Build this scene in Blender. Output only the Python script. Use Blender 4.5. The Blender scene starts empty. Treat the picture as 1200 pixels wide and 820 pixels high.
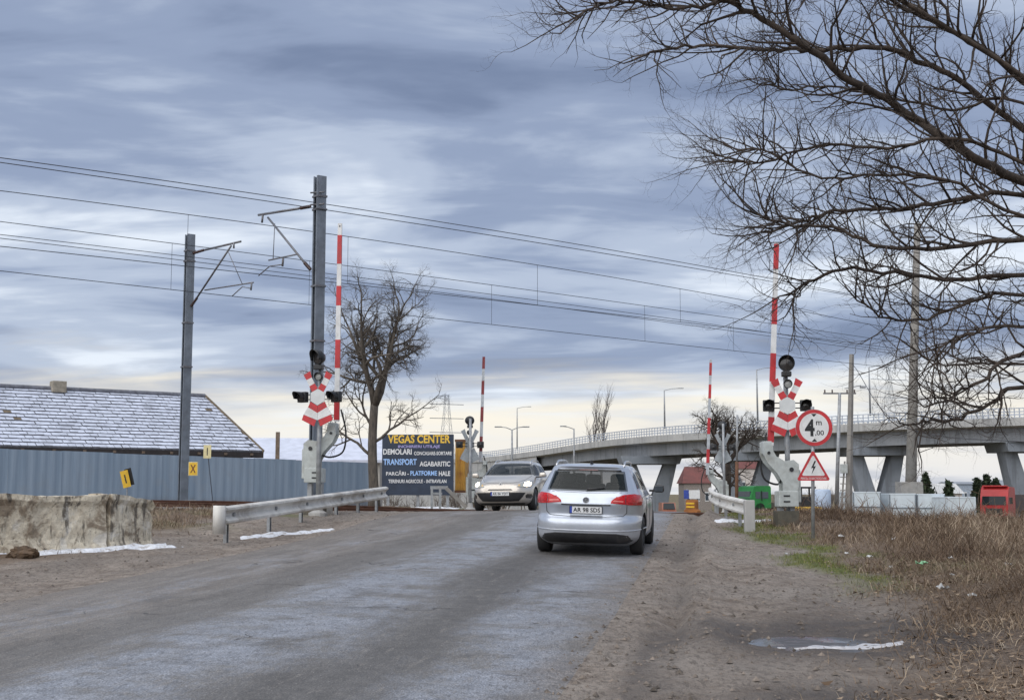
import bpy, bmesh, math, random
import numpy as np
from mathutils import Vector, Matrix
from mathutils.bvhtree import BVHTree

# ------------------------------------------------------------------ camera, sky, sun, exposure
S = bpy.context.scene
C = S.collection
CAMZ = 1.3
FPX = 1500.0                     # focal length in pixels of the 1200 x 820 photograph
PITCH = math.atan(168 / FPX)
cam_d = bpy.data.cameras.new('camera'); cam = bpy.data.objects.new('camera', cam_d); C.objects.link(cam)
cam.location = (0, 0, CAMZ); cam.rotation_euler = (math.pi / 2 + PITCH, 0, 0)
cam_d.sensor_width = 36; cam_d.lens = 36 * FPX / 1200; cam_d.clip_start = .1; cam_d.clip_end = 12000
S.camera = cam

SUN_EL, SUN_AZ = math.radians(50), math.radians(215)     # azimuth clockwise from +Y (straight ahead)
W = bpy.data.worlds.new('World'); S.world = W; W.use_nodes = True
def build_world():
    nt = W.node_tree; N = nt.nodes; L = nt.links; N.clear()
    out = N.new('ShaderNodeOutputWorld'); bg = N.new('ShaderNodeBackground')
    L.new(bg.outputs[0], out.inputs[0]); bg.inputs[1].default_value = 0.10
    sky = N.new('ShaderNodeTexSky'); sky.sky_type = 'NISHITA'; sky.sun_disc = False
    sky.sun_elevation = SUN_EL; sky.sun_rotation = SUN_AZ; sky.air_density = 1.0; sky.dust_density = 2.0
    tc = N.new('ShaderNodeTexCoord'); sep = N.new('ShaderNodeSeparateXYZ'); L.new(tc.outputs['Generated'], sep.inputs[0])
    def m(op, a, b=None, c=None, clamp=False):
        n = N.new('ShaderNodeMath'); n.operation = op; n.use_clamp = clamp
        for i, v in enumerate((a, b, c)):
            if v is None: continue
            if isinstance(v, (int, float)): n.inputs[i].default_value = v
            else: L.new(v, n.inputs[i])
        return n.outputs[0]
    def ss(v, a, b):
        n = N.new('ShaderNodeMapRange'); n.interpolation_type = 'SMOOTHSTEP'; L.new(v, n.inputs[0])
        n.inputs[1].default_value = a; n.inputs[2].default_value = b; return n.outputs[0]
    def mix(f, a, b):
        n = N.new('ShaderNodeMix'); n.data_type = 'RGBA'
        if isinstance(f, (int, float)): n.inputs[0].default_value = f
        else: L.new(f, n.inputs[0])
        for i, v in ((6, a), (7, b)):
            if isinstance(v, tuple): n.inputs[i].default_value = (*v, 1)
            else: L.new(v, n.inputs[i])
        return n.outputs[2]
    def noise(vec, scale, det, rough, dist=0):
        n = N.new('ShaderNodeTexNoise'); L.new(vec, n.inputs['Vector']); n.inputs['Scale'].default_value = scale
        n.inputs['Detail'].default_value = det; n.inputs['Roughness'].default_value = rough; n.inputs['Distortion'].default_value = dist
        return n.outputs[0]
    z = m('MAXIMUM', sep.outputs[2], 0.0)
    k = m('DIVIDE', 1.0, m('ADD', z, 0.17))
    comb = N.new('ShaderNodeCombineXYZ'); L.new(m('MULTIPLY', sep.outputs[0], k), comb.inputs[0]); L.new(m('MULTIPLY', sep.outputs[1], k), comb.inputs[1])
    mp = N.new('ShaderNodeMapping'); L.new(comb.outputs[0], mp.inputs[0])
    mp.inputs['Rotation'].default_value = (0, 0, math.radians(-12)); mp.inputs['Scale'].default_value = (.62, 1.0, 1); mp.inputs['Location'].default_value = (3.1, 7.35, 0)
    n1 = noise(mp.outputs[0], 1.25, 5, .52, .5)
    mp2 = N.new('ShaderNodeMapping'); L.new(comb.outputs[0], mp2.inputs[0])
    mp2.inputs['Rotation'].default_value = (0, 0, math.radians(-8)); mp2.inputs['Scale'].default_value = (.6, 1.5, 1); mp2.inputs['Location'].default_value = (11, 2.2, 5)
    n2 = noise(mp2.outputs[0], 3.0, 6, .55, .4)
    n = m('ADD', m('MULTIPLY', n1, .68), m('MULTIPLY', n2, .32))
    ramp = N.new('ShaderNodeValToRGB'); L.new(n, ramp.inputs[0]); cr = ramp.color_ramp; cr.interpolation = 'EASE'
    K = 10.0
    stops = [(.34, (.168, .216, .332)), (.44, (.262, .322, .458)), (.52, (.42, .486, .612)), (.62, (.72, .78, .865))]
    while len(cr.elements) < len(stops): cr.elements.new(.5)
    for e, (p, c) in zip(cr.elements, stops): e.position = p; e.color = (*c, 1)
    # pale warm gap under the cloud deck, low on the horizon
    gap = m('MULTIPLY', ss(m('ADD', z, m('MULTIPLY', m('SUBTRACT', n2, .5), .13)), .116, .034), m('ADD', .55, m('MULTIPLY', ss(n1, .38, .58), .45)))
    warm = mix(ss(z, .0, .085), (.74, .735, .74), (.90, .835, .70))
    cloud = mix(gap, ramp.outputs[0], warm)
    sc = N.new('ShaderNodeVectorMath'); sc.operation = 'SCALE'; L.new(cloud, sc.inputs[0]); sc.inputs[3].default_value = SKY_GAIN * 10
    L.new(mix(.965, sky.outputs[0], sc.outputs[0]), bg.inputs[0])
EXPOSURE = 1.04
SKY_GAIN = .56
build_world()
sun_d = bpy.data.lights.new('sun', 'SUN'); sun = bpy.data.objects.new('sun', sun_d); C.objects.link(sun)
sun_d.energy = 1.5; sun_d.angle = math.radians(95); sun_d.color = (1, .96, .9)
sd = Vector((math.sin(SUN_AZ) * math.cos(SUN_EL), math.cos(SUN_AZ) * math.cos(SUN_EL), math.sin(SUN_EL)))
sun.rotation_euler = sd.to_track_quat('Z', 'Y').to_euler(); sun.location = (-20, -20, 40)
S.view_settings.view_transform = 'Standard'; S.view_settings.look = 'None'; S.view_settings.gamma = 1
S.view_settings.exposure = EXPOSURE; S.view_settings.use_curve_mapping = False

# ------------------------------------------------------------------ helpers
rng = random.Random(7)
def at(px, py, Y):
    """the world point at depth Y that the photograph shows at pixel px, py"""
    u = (px - 600) / FPX; v = (410 - py) / FPX
    d = (u, math.cos(PITCH) - v * math.sin(PITCH), math.sin(PITCH) + v * math.cos(PITCH))
    k = Y / d[1]
    return Vector((d[0] * k, Y, CAMZ + d[2] * k))
def xat(px, Y): return (px - 600) / FPX * Y * 1.006

def sstep(a, b, x):
    t = np.clip((x - a) / (b - a), 0, 1); return t * t * (3 - 2 * t)
def vnoise(x, y, seed=0):
    x = np.asarray(x, float); y = np.asarray(y, float)
    xi = np.floor(x); yi = np.floor(y); fx = x - xi; fy = y - yi
    fx = fx * fx * (3 - 2 * fx); fy = fy * fy * (3 - 2 * fy)
    def h(a, b):
        v = np.sin(a * 127.1 + b * 311.7 + seed * 74.7) * 43758.5453
        return v - np.floor(v)
    return (h(xi, yi) * (1 - fx) + h(xi + 1, yi) * fx) * (1 - fy) + (h(xi, yi + 1) * (1 - fx) + h(xi + 1, yi + 1) * fx) * fy
def fnoise(x, y, seed=0, oct=4):
    s = 0; a = .5; t = 0
    for o in range(oct):
        s = s + a * vnoise(np.asarray(x) * 2 ** o + o * 17.3, np.asarray(y) * 2 ** o - o * 9.1, seed + o); t += a; a *= .5
    return s / t

TD = (.8, .6); TN = (-.6, .8); M1 = (-5.1, 33.3)          # track direction, its normal, foot of the near mast
def trk(t, d): return (M1[0] + TD[0] * t + TN[0] * d, M1[1] + TD[1] * t + TN[1] * d)
def tcoord(X, Y):
    a = X - M1[0]; b = Y - M1[1]
    return a * TD[0] + b * TD[1], a * TN[0] + b * TN[1]
PY = [-30, 6, 14, 21, 26, 33, 38, 46, 54, 70, 90, 110, 300, 4000]
PZ = [0, 0, .12, .33, .48, .70, .85, .85, .75, .15, -.8, -1.2, -1.4, -1.5]
def gz0(X, Y):
    X = np.asarray(X, float); Y = np.asarray(Y, float)
    p = np.interp(Y, PY, PZ)
    t, d = tcoord(X, Y)
    tz = np.interp(t, [-60, -10, 6, 14, 40, 70], [1.15, 1.02, .84, .70, .22, -.35])
    w = 1 - sstep(4, 12, np.abs(d - 5))
    w = w * (1 - sstep(70, 110, np.abs(t)))
    return p * (1 - w) + tz * w
def xc(Y): return -4.55 + .155 * np.asarray(Y, float)
HW = 3.8
def verge(Y): return HW + np.interp(Y, [4, 8, 11.5, 18, 25, 30, 40, 60], [1.6, 1.65, 2.1, 2.5, 1.9, 1.5, 1.5, 1.5])
def gz(X, Y):
    """ground height with shoulder ruts and field bumps"""
    X = np.asarray(X, float); Y = np.asarray(Y, float)
    u = X - xc(Y); z = gz0(X, Y)
    road = 1 - sstep(HW - .3, HW + .5, np.abs(u))
    z = z - road * .022 * np.abs(u) - (1 - road) * .09
    near = 1 - sstep(60, 90, Y)
    rough = (1 - road) * near
    hole = 1 - .35 * np.exp(-((X - 2.75) / 1.0) ** 4 - ((Y - 11.9) / 1.05) ** 4); rough = rough * hole
    z = z + rough * (.07 * (fnoise(X * 1.1, Y * 1.1, 3) - .5) + .05 * (fnoise(X * 3.7, Y * 2.9, 9, 3) - .5))
    # rut and ridge along the right shoulder
    rr = near * (.5 + 1.5 * fnoise(X * .9, Y * .9, 83)) * (np.exp(-((u - HW - .62 - .1 * np.sin(Y * .7)) / .13) ** 2) * .075 - np.exp(-((u - HW - .30 - .08 * np.sin(Y * .5)) / .16) ** 2) * .07)
    z = z + rr * sstep(10, 13, Y) * hole
    # field on the right and bank on the left swell a little
    b = sstep(0, 3, u - verge(Y)) * near
    z = z + b * (.16 * fnoise(X * .45, Y * .45, 21) + .07)
    # the field on the right lies lower than the crossing
    z = z - .58 * sstep(HW + 2.2, HW + 8, u) * sstep(24, 40, Y) * (1 - sstep(66, 95, Y))
    # wheel marks drawn out along both shoulders, and the hollow that holds the puddle
    sh = rough * (1 - sstep(.2, 1.2, u - verge(Y))) * (1 - sstep(2.2, 3.4, -u - HW))
    z = z + sh * (.085 * (fnoise(u * 3.2, Y * .35, 47, 3) - .5) + .06 * (fnoise(u * 6, Y * 2.4, 49, 3) - .5))
    z = z - .095 * np.exp(-((X - 2.72) / .62) ** 2 - ((Y - 12.0) / .62) ** 2)
    b2 = sstep(0, 2.5, -u - HW - 2.6) * near
    z = z + b2 * (.14 * fnoise(X * .6, Y * .6, 33))
    return z
def g(X, Y): return float(gz(X, Y))

def smooth(me, on=True):
    me.polygons.foreach_set('use_smooth', [on] * len(me.polygons))
class MB:
    def __init__(s): s.v = []; s.f = []; s.m = []
    def add(s, vs, fs, mi=0):
        n = len(s.v); s.v += [tuple(v) for v in vs]; s.f += [tuple(i + n for i in f) for f in fs]; s.m += [mi] * len(fs); return s
    def box(s, c, d, M=None, mi=0):
        h = [x / 2 for x in d]
        vs = [Vector((c[0] + a * h[0], c[1] + b * h[1], c[2] + e * h[2])) for a in (-1, 1) for b in (-1, 1) for e in (-1, 1)]
        if M is not None:
            cc = Vector(c); vs = [cc + M @ (v - cc) for v in vs]
        return s.add(vs, [(0, 1, 3, 2), (4, 6, 7, 5), (0, 4, 5, 1), (2, 3, 7, 6), (0, 2, 6, 4), (1, 5, 7, 3)], mi)
    def bbox(s, c, d, r=.01, mi=0):
        """box with chamfered vertical and horizontal edges"""
        bm = bmesh.new(); bmesh.ops.create_cube(bm, size=1)
        for v in bm.verts: v.co = Vector((v.co.x * d[0], v.co.y * d[1], v.co.z * d[2]))
        bmesh.ops.bevel(bm, geom=bm.edges[:], offset=min(r, min(d) * .45), segments=2, affect='EDGES', profile=.6)
        bm.verts.index_update()
        s.add([v.co + Vector(c) for v in bm.verts], [[v.index for v in f.verts] for f in bm.faces], mi); bm.free(); return s
    def beam(s, a, b, w, h, up=(0, 0, 1), mi=0):
        a = Vector(a); b = Vector(b); t = (b - a).normalized(); u = Vector(up)
        r = t.cross(u)
        if r.length < 1e-4: r = t.cross(Vector((0, 1, 0)))
        r.normalize(); u = r.cross(t)
        vs = [p + r * (x * w / 2) + u * (y * h / 2) for p in (a, b) for x, y in ((-1, -1), (1, -1), (1, 1), (-1, 1))]
        return s.add(vs, [(0, 3, 2, 1), (4, 5, 6, 7), (0, 1, 5, 4), (1, 2, 6, 5), (2, 3, 7, 6), (3, 0, 4, 7)], mi)
    def tube(s, pts, rad, n=8, cap=True, mi=0):
        pts = [Vector(p) for p in pts]
        if isinstance(rad, (int, float)): rad = [rad] * len(pts)
        base = len(s.v); pr = None
        for i, p in enumerate(pts):
            t = (pts[min(i + 1, len(pts) - 1)] - pts[max(i - 1, 0)])
            if t.length < 1e-9: t = Vector((0, 0, 1))
            t.normalize()
            if pr is None:
                pr = t.cross(Vector((0, 0, 1)))
                if pr.length < .05: pr = t.cross(Vector((1, 0, 0)))
            r = (pr - t * pr.dot(t))
            if r.length < 1e-6: r = t.orthogonal()
            r.normalize(); pr = r; q = t.cross(r)
            for k in range(n):
                a = 2 * math.pi * k / n
                s.v.append(tuple(p + (r * math.cos(a) + q * math.sin(a)) * rad[i]))
        for i in range(len(pts) - 1):
            for k in range(n):
                k2 = (k + 1) % n
                s.f.append((base + i * n + k, base + i * n + k2, base + (i + 1) * n + k2, base + (i + 1) * n + k)); s.m.append(mi)
        if cap:
            s.f.append(tuple(base + k for k in range(n))[::-1]); s.m.append(mi)
            e = base + (len(pts) - 1) * n
            s.f.append(tuple(e + k for k in range(n))); s.m.append(mi)
        return s
    def cyl(s, a, b, r, r2=None, n=16, mi=0): return s.tube([a, b], [r, r if r2 is None else r2], n, True, mi)
    def lathe(s, prof, n=24, M=None, mi=0):
        """profile of (radius, height) about z, placed by matrix M"""
        base = len(s.v)
        for r, h in prof:
            for k in range(n):
                a = 2 * math.pi * k / n; p = Vector((r * math.cos(a), r * math.sin(a), h))
                s.v.append(tuple(M @ p if M is not None else p))
        for i in range(len(prof) - 1):
            for k in range(n):
                k2 = (k + 1) % n
                s.f.append((base + i * n + k, base + i * n + k2, base + (i + 1) * n + k2, base + (i + 1) * n + k)); s.m.append(mi)
        return s
    def prism(s, poly, M, d, mi=0):
        """polygon (x, z) in the local front plane, thickness d backwards (+y), placed by M"""
        n = len(poly)
        vs = [M @ Vector((p[0], y, p[1])) for y in (0, d) for p in poly]
        fs = [tuple(range(n)), tuple(range(2 * n - 1, n - 1, -1))] + [(i, i + n, (i + 1) % n + n, (i + 1) % n) for i in range(n)]
        return s.add(vs, fs, mi)
    def mesh(s, name, mats, sm=False):
        me = bpy.data.meshes.new(name); me.from_pydata(s.v, [], s.f)
        for m_ in (mats if isinstance(mats, (list, tuple)) else [mats]): me.materials.append(m_)
        if any(s.m): me.polygons.foreach_set('material_index', s.m)
        smooth(me, sm)
        return me
    def build(s, name, mats, parent=None, sm=False, loc=None, fix=False):
        me = s.mesh(name, mats, sm)
        if fix:
            bm = bmesh.new(); bm.from_mesh(me); bmesh.ops.recalc_face_normals(bm, faces=bm.faces); bm.to_mesh(me); bm.free()
        return ob(name, me, parent, loc)
def ob(name, me, parent=None, loc=None):
    o = bpy.data.objects.new(name, me); C.objects.link(o)
    if parent: o.parent = parent
    if loc is not None: o.location = loc
    return o
def thing(name, label, cat, loc=(0, 0, 0), rz=0, group=None):
    o = bpy.data.objects.new(name, None); C.objects.link(o); o.empty_display_size = .3
    o.location = loc; o.rotation_euler = (0, 0, rz); return tag(o, label, cat, group)
def tag(o, label, cat, group=None, kind=None):
    o['label'] = label; o['category'] = cat
    if group: o['group'] = group
    if kind: o['kind'] = kind
    return o
def struct(o): o['kind'] = 'structure'; return o
I4 = Matrix.Identity(4)
def T(x, y, z): return Matrix.Translation((x, y, z))
def RX(a): return Matrix.Rotation(a, 4, 'X')
def RY(a): return Matrix.Rotation(a, 4, 'Y')
def RZ(a): return Matrix.Rotation(a, 4, 'Z')
R = math.radians

# ------------------------------------------------------------------ materials
def srgb(r, g_, b): return tuple(((c / 255) / 12.92 if c / 255 < .04045 else ((c / 255 + .055) / 1.055) ** 2.4) for c in (r, g_, b))
class Mat:
    """small node builder"""
    def __init__(s, name):
        s.m = bpy.data.materials.new(name); s.m.use_nodes = True
        s.nt = s.m.node_tree; s.N = s.nt.nodes; s.L = s.nt.links
        s.b = s.N['Principled BSDF']; s.tc = None
    def set(s, k, v):
        if isinstance(v, tuple) and len(v) == 3 and s.b.inputs[k].type == 'RGBA': v = (*v, 1)
        if isinstance(v, (int, float, tuple)): s.b.inputs[k].default_value = v
        else: s.L.new(v, s.b.inputs[k])
        return s
    def co(s, which='Object'):
        if s.tc is None: s.tc = s.N.new('ShaderNodeTexCoord')
        return s.tc.outputs[which]
    def pos(s): return s.N.new('ShaderNodeNewGeometry').outputs['Position']
    def map(s, vec, scale=(1, 1, 1), loc=(0, 0, 0), rot=(0, 0, 0)):
        n = s.N.new('ShaderNodeMapping'); s.L.new(vec, n.inputs[0]); n.inputs['Scale'].default_value = scale
        n.inputs['Location'].default_value = loc; n.inputs['Rotation'].default_value = rot; return n.outputs[0]
    def noise(s, vec, scale, det=4, rough=.55, dist=0):
        n = s.N.new('ShaderNodeTexNoise'); s.L.new(vec, n.inputs['Vector']); n.inputs['Scale'].default_value = scale
        n.inputs['Detail'].default_value = det; n.inputs['Roughness'].default_value = rough; n.inputs['Distortion'].default_value = dist
        return n.outputs[0]
    def voro(s, vec, scale, feat='F1', out=0):
        n = s.N.new('ShaderNodeTexVoronoi'); n.feature = feat; s.L.new(vec, n.inputs['Vector']); n.inputs['Scale'].default_value = scale; return n.outputs[out]
    def ss(s, v, a, b, lo=0, hi=1):
        n = s.N.new('ShaderNodeMapRange'); n.interpolation_type = 'SMOOTHSTEP'; s.L.new(v, n.inputs[0])
        n.inputs[1].default_value = a; n.inputs[2].default_value = b; n.inputs[3].default_value = lo; n.inputs[4].default_value = hi; return n.outputs[0]
    def math(s, op, a, b=None, c=None):
        n = s.N.new('ShaderNodeMath'); n.operation = op
        for i, v in enumerate((a, b, c)):
            if v is None: continue
            if isinstance(v, (int, float)): n.inputs[i].default_value = v
            else: s.L.new(v, n.inputs[i])
        return n.outputs[0]
    def mix(s, f, a, b, mode='MIX'):
        n = s.N.new('ShaderNodeMix'); n.data_type = 'RGBA'; n.blend_type = mode
        if isinstance(f, (int, float)): n.inputs[0].default_value = f
        else: s.L.new(f, n.inputs[0])
        for i, v in ((6, a), (7, b)):
            if isinstance(v, tuple): n.inputs[i].default_value = (*v, 1)
            else: s.L.new(v, n.inputs[i])
        return n.outputs[2]
    def sep(s, vec):
        n = s.N.new('ShaderNodeSeparateXYZ'); s.L.new(vec, n.inputs[0]); return n.outputs
    def attr(s, name):
        n = s.N.new('ShaderNodeAttribute'); n.attribute_name = name; return n.outputs
    def bump(s, h, st=.3, dist=.02):
        n = s.N.new('ShaderNodeBump'); n.inputs['Strength'].default_value = st; n.inputs['Distance'].default_value = dist
        s.L.new(h, n.inputs['Height']); s.L.new(n.outputs[0], s.b.inputs['Normal']); return s
MATS = {}
def simple(name, col, rough=.6, metal=0, var=.25, scale=6, spec=.5, dirt=None, dirt_amt=.4, bump=0, coat=0):
    """one base colour with mottling and optional dirt blotches"""
    if name in MATS: return MATS[name]
    m = Mat(name); v = m.co()
    n = m.noise(v, scale, 5, .6)
    lo = tuple(c * (1 - var) for c in col); hi = tuple(min(1, c * (1 + var)) for c in col)
    c = m.mix(m.ss(n, .3, .7), lo, hi)
    if dirt:
        n2 = m.noise(v, scale * .45, 6, .68, .4); c = m.mix(m.math('MULTIPLY', m.ss(n2, .48, .68), dirt_amt), c, dirt)
    m.set('Base Color', c).set('Roughness', m.ss(n, .2, .8, rough * .85, min(1, rough * 1.15))).set('Metallic', metal).set('Specular IOR Level', spec)
    if coat: m.set('Coat Weight', coat).set('Coat Roughness', .06)
    if bump: m.bump(m.noise(v, scale * 4, 4), bump, .01)
    MATS[name] = m.m; return m.m
RUST = (.12, .055, .028); MUD = (.16, .125, .10)
galv = simple('galvanised', (.30, .315, .33), .5, .35, .18, 7, dirt=(.22, .2, .18), dirt_amt=.5)
rail_galv = simple('guardrail_zinc', (.60, .585, .55), .55, .08, .15, 2.5, dirt=(.26, .22, .18), dirt_amt=.6)
mast_m = simple('mast_steel', (.165, .19, .225), .55, .3, .2, 3, dirt=(.10, .10, .11), dirt_amt=.5)
mast_dk = simple('mast_web', (.07, .085, .11), .6, .3, .2, 3)
wire_m = simple('wire', (.05, .052, .06), .5, .5, .1, 5)
bracket = simple('bracket_steel', (.16, .165, .18), .5, .5, .2, 8, dirt=RUST, dirt_amt=.35)
insul = simple('insulator', (.045, .022, .018), .25, 0, .2, 20)
red_p = simple('red_paint', (.47, .028, .035), .48, 0, .16, 5, dirt=(.26, .05, .045), dirt_amt=.55)
red_dk = simple('red_paint_worn', (.22, .03, .035), .5, 0, .2, 5)
white_p = simple('white_paint', (.66, .665, .665), .5, 0, .08, 5, dirt=(.38, .36, .33), dirt_amt=.5)
white_bk = simple('white_paint_worn', (.42, .45, .48), .5, 0, .12, 5)
back_m = simple('sign_back', (.33, .36, .38), .5, .3, .15, 5)
black_m = simple('black_paint', (.016, .017, .019), .45, 0, .2, 8)
black_rub = simple('black_rubber', (.02, .02, .021), .7, 0, .2, 9)
lens_dk = simple('dark_lens', (.03, .028, .028), .12, 0, .1, 5)
lens_gr = simple('grey_lens', (.30, .31, .30), .15, 0, .1, 5)
mach_m = simple('machine_grey', (.42, .45, .44), .5, .05, .12, 6, dirt=(.24, .23, .2), dirt_amt=.5)
mach_dk = simple('machine_base', (.085, .078, .06), .7, 0, .25, 8, dirt=RUST, dirt_amt=.4)
conc = simple('concrete', (.34, .335, .325), .85, 0, .18, 1.6, dirt=(.2, .19, .18), dirt_amt=.6, bump=.25)
conc_pole = simple('concrete_pole', (.23, .22, .205), .85, 0, .15, 2.5, dirt=(.22, .2, .17), dirt_amt=.5)
snow_m = simple('old_snow', (.66, .68, .72), .75, 0, .15, 14, dirt=(.28, .24, .21), dirt_amt=.8, bump=1)
yellow_p = simple('yellow_sign', (.68, .42, .03), .45, 0, .12, 8)
cream_p = simple('cream_sign', (.62, .55, .30), .5, 0, .12, 8)
orange_p = simple('orange_paint', (.70, .17, .02), .5, 0, .2, 6)
wood_m = simple('old_wood', (.16, .12, .09), .85, 0, .3, 6)
rail_m = simple('rail_rust', (.13, .065, .045), .6, .4, .25, 6)
ballast_m = simple('ballast', (.22, .19, .165), .95, 0, .4, 14, dirt=(.1, .08, .06), dirt_amt=.6, bump=1)
glass_dk = None
def mk_glass(name, col, rough=.06, spec=.6):
    m = Mat(name); v = m.co(); n = m.noise(v, 2.2, 3)
    m.set('Base Color', m.mix(n, tuple(c * .7 for c in col), col)).set('Roughness', rough).set('Specular IOR Level', spec); MATS[name] = m.m; return m.m
glass_dk = mk_glass('dark_glass', (.020, .026, .03), .03, .22)
cabin_glass = mk_glass('tinted_car_glass', (.012, .018, .018), .02, .45); cabin_glass.node_tree.nodes['Principled BSDF'].inputs['Alpha'].default_value = .55
glass_b = mk_glass('windscreen_glass', (.05, .065, .08), .05, .8)
glass_house = mk_glass('window_glass', (.07, .09, .11), .1)

# ------------------------------------------------------------------ lettering (all converted in one go while the scene is small)
TXT = {}
def queue_text(key, body, bold=0.0):
    cu = bpy.data.curves.new('text', 'FONT'); cu.body = body; cu.size = 1; cu.offset = bold; cu.resolution_u = 3
    o = bpy.data.objects.new('text', cu); C.objects.link(o); TXT[key] = o
for k, b, w in [('t1', 'VEGAS CENTER', .028), ('t2', 'INCHIRIERI UTILAJE', .018), ('t3', 'DEMOLARI', .028), ('t4', 'CONCASARE-SORTARE', .022), ('t5', 'TRANSPORT', .028),
                ('t6', 'AGABARITIC', .026), ('t7', 'PARCĂRI -', .026), ('t8', 'PLATFORME', .026), ('t9', 'HALE', .026), ('t10', 'TERENURI AGRICOLE - INTRAVILAN', .02),
                ('four', '4', .03), ('m', 'm', .012), ('oo', ',00', .012), ('pv', 'AR 98 SDS', .02), ('pm', 'AR 06 YDT', .02), ('el', 'PERICOL DE ELECTROCUTARE', .01), ('x', 'X', .02), ('tdi', 'TDI', .015)]:
    queue_text(k, b, w)
bpy.context.view_layer.update()
dg = bpy.context.evaluated_depsgraph_get()
for k in list(TXT):
    o = TXT[k]; me = bpy.data.meshes.new_from_object(o.evaluated_get(dg)); cu = o.data
    bpy.data.objects.remove(o); bpy.data.curves.remove(cu); TXT[k] = me
def text_on(key, name, mat, parent, x0, x1, z0, z1, y, M=None, proj=None, depth=.004):
    """lettering stretched to a rectangle in the x-z plane at y (facing -y)"""
    me = TXT[key]; co = np.zeros(len(me.vertices) * 3); me.vertices.foreach_get('co', co); co = co.reshape(-1, 3)
    mn = co.min(0); mx = co.max(0)
    X = x0 + (co[:, 0] - mn[0]) / (mx[0] - mn[0]) * (x1 - x0); Z = z0 + (co[:, 1] - mn[1]) / (mx[1] - mn[1]) * (z1 - z0)
    vs = [Vector((a, y, b)) for a, b in zip(X, Z)]
    if M is not None: vs = [M @ v for v in vs]
    mb = MB(); fs = [tuple(p.vertices) for p in me.polygons]; mb.add(vs, fs)
    return mb.build(name, mat, parent)
# ------------------------------------------------------------------ ground and road (one grid that follows the road, so the sheets never cross)
def axis(segs):
    out = [segs[0][0]]
    for a, b, st in segs:
        n = max(1, round((b - a) / st)); out += [a + (b - a) * (i + 1) / n for i in range(n)]
    return np.array(out)
YR = axis([(-20, 4, 3), (4, 30, .2), (30, 62, .4), (62, 120, 2), (120, 400, 14), (400, 1000, 75), (1000, 4000, 500)])
UR = axis([(-2500, -300, 400), (-300, -60, 30), (-60, -20, 4), (-20, -9, .5), (-9, -3.8, .2), (-3.8, 3.8, .475), (3.8, 11, .18), (11, 20, .45), (20, 60, 4), (60, 300, 30), (300, 2500, 400)])
UU, YY = np.meshgrid(UR, YR); XX = xc(YY) + UU
far = sstep(120, 400, YY); XX = XX * (1 - far) + far * (UU + xc(120))
def grid_mesh(name, X, Y, Z, mat):
    ny, nx = X.shape; me = bpy.data.meshes.new(name)
    v = np.stack([X, Y, Z], -1).reshape(-1, 3)
    i = np.arange(ny * nx).reshape(ny, nx)
    q = np.stack([i[:-1, :-1], i[:-1, 1:], i[1:, 1:], i[1:, :-1]], -1).reshape(-1, 4)
    me.from_pydata(v.tolist(), [], q.tolist()); me.materials.append(mat); smooth(me); return me
def mud_nodes(m, P):
    n1 = m.noise(P, .55, 6, .6); n2 = m.noise(P, 3.1, 6, .65); n3 = m.noise(P, 17, 5, .7); n4 = m.noise(P, 70, 3, .7)
    mud = m.mix(m.ss(n2, .32, .68), (0.181, 0.138, 0.107), (0.388, 0.323, 0.269))
    mud = m.mix(m.ss(n1, .38, .65), mud, (0.328, 0.283, 0.245))
    mud = m.mix(m.math('MULTIPLY', m.ss(n3, .50, .68), .8), mud, (0.077, 0.054, 0.040))
    mud = m.mix(m.math('MULTIPLY', m.ss(n4, .58, .72), .45), mud, (0.575, 0.525, 0.475))
    q = m.map(P, (11, 3.2, 8), (0, 0, 0), (0, 0, R(9))); n5 = m.noise(q, 1.0, 5, .7, .4); n6 = m.noise(m.map(P, (24, 6.5, 20)), 1.0, 4, .75)
    mud = m.mix(m.math('MULTIPLY', m.ss(n5, .54, .68), .6), mud, (0.075, 0.055, 0.043)); mud = m.mix(m.math('MULTIPLY', m.ss(n6, .53, .62), .75), mud, (0.106, 0.085, 0.069)); mud = m.mix(m.math('MULTIPLY', m.ss(n6, .42, .34), .45), mud, (0.450, 0.388, 0.331))
    mud = m.mix(.34, mud, m.mix(m.ss(n2, .3, .7), (.14, .122, .105), (.25, .228, .202)))
    return mud, n1, n2, n3, n4
def ground_mat():
    m = Mat('ground'); P = m.pos(); a = m.sep(m.attr('mask')[1])   # R dry grass litter, G green, B wet mud
    mud, n1, n2, n3, n4 = mud_nodes(m, P)
    dry = m.mix(m.ss(n3, .35, .65), (.075, .050, .035), (.25, .185, .13)); dry = m.mix(m.ss(n2, .4, .7), dry, (.165, .118, .082))
    grn = m.mix(m.ss(n3, .35, .65), (.06, .085, .016), (.17, .185, .05))
    c = m.mix(a[0], mud, dry); c = m.mix(a[1], c, grn)
    wet = m.math('MULTIPLY', a[2], m.ss(n2, .25, .55)); c = m.mix(m.math('MULTIPLY', wet, .8), c, (.04, .031, .026))
    m.set('Base Color', c).set('Roughness', m.math('SUBTRACT', .93, m.math('MULTIPLY', wet, .32))).set('Specular IOR Level', .35)
    h = m.math('ADD', m.math('MULTIPLY', n3, .6), m.math('ADD', m.math('MULTIPLY', n4, .25), n2)); m.bump(h, .8, .09); return m.m
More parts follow.
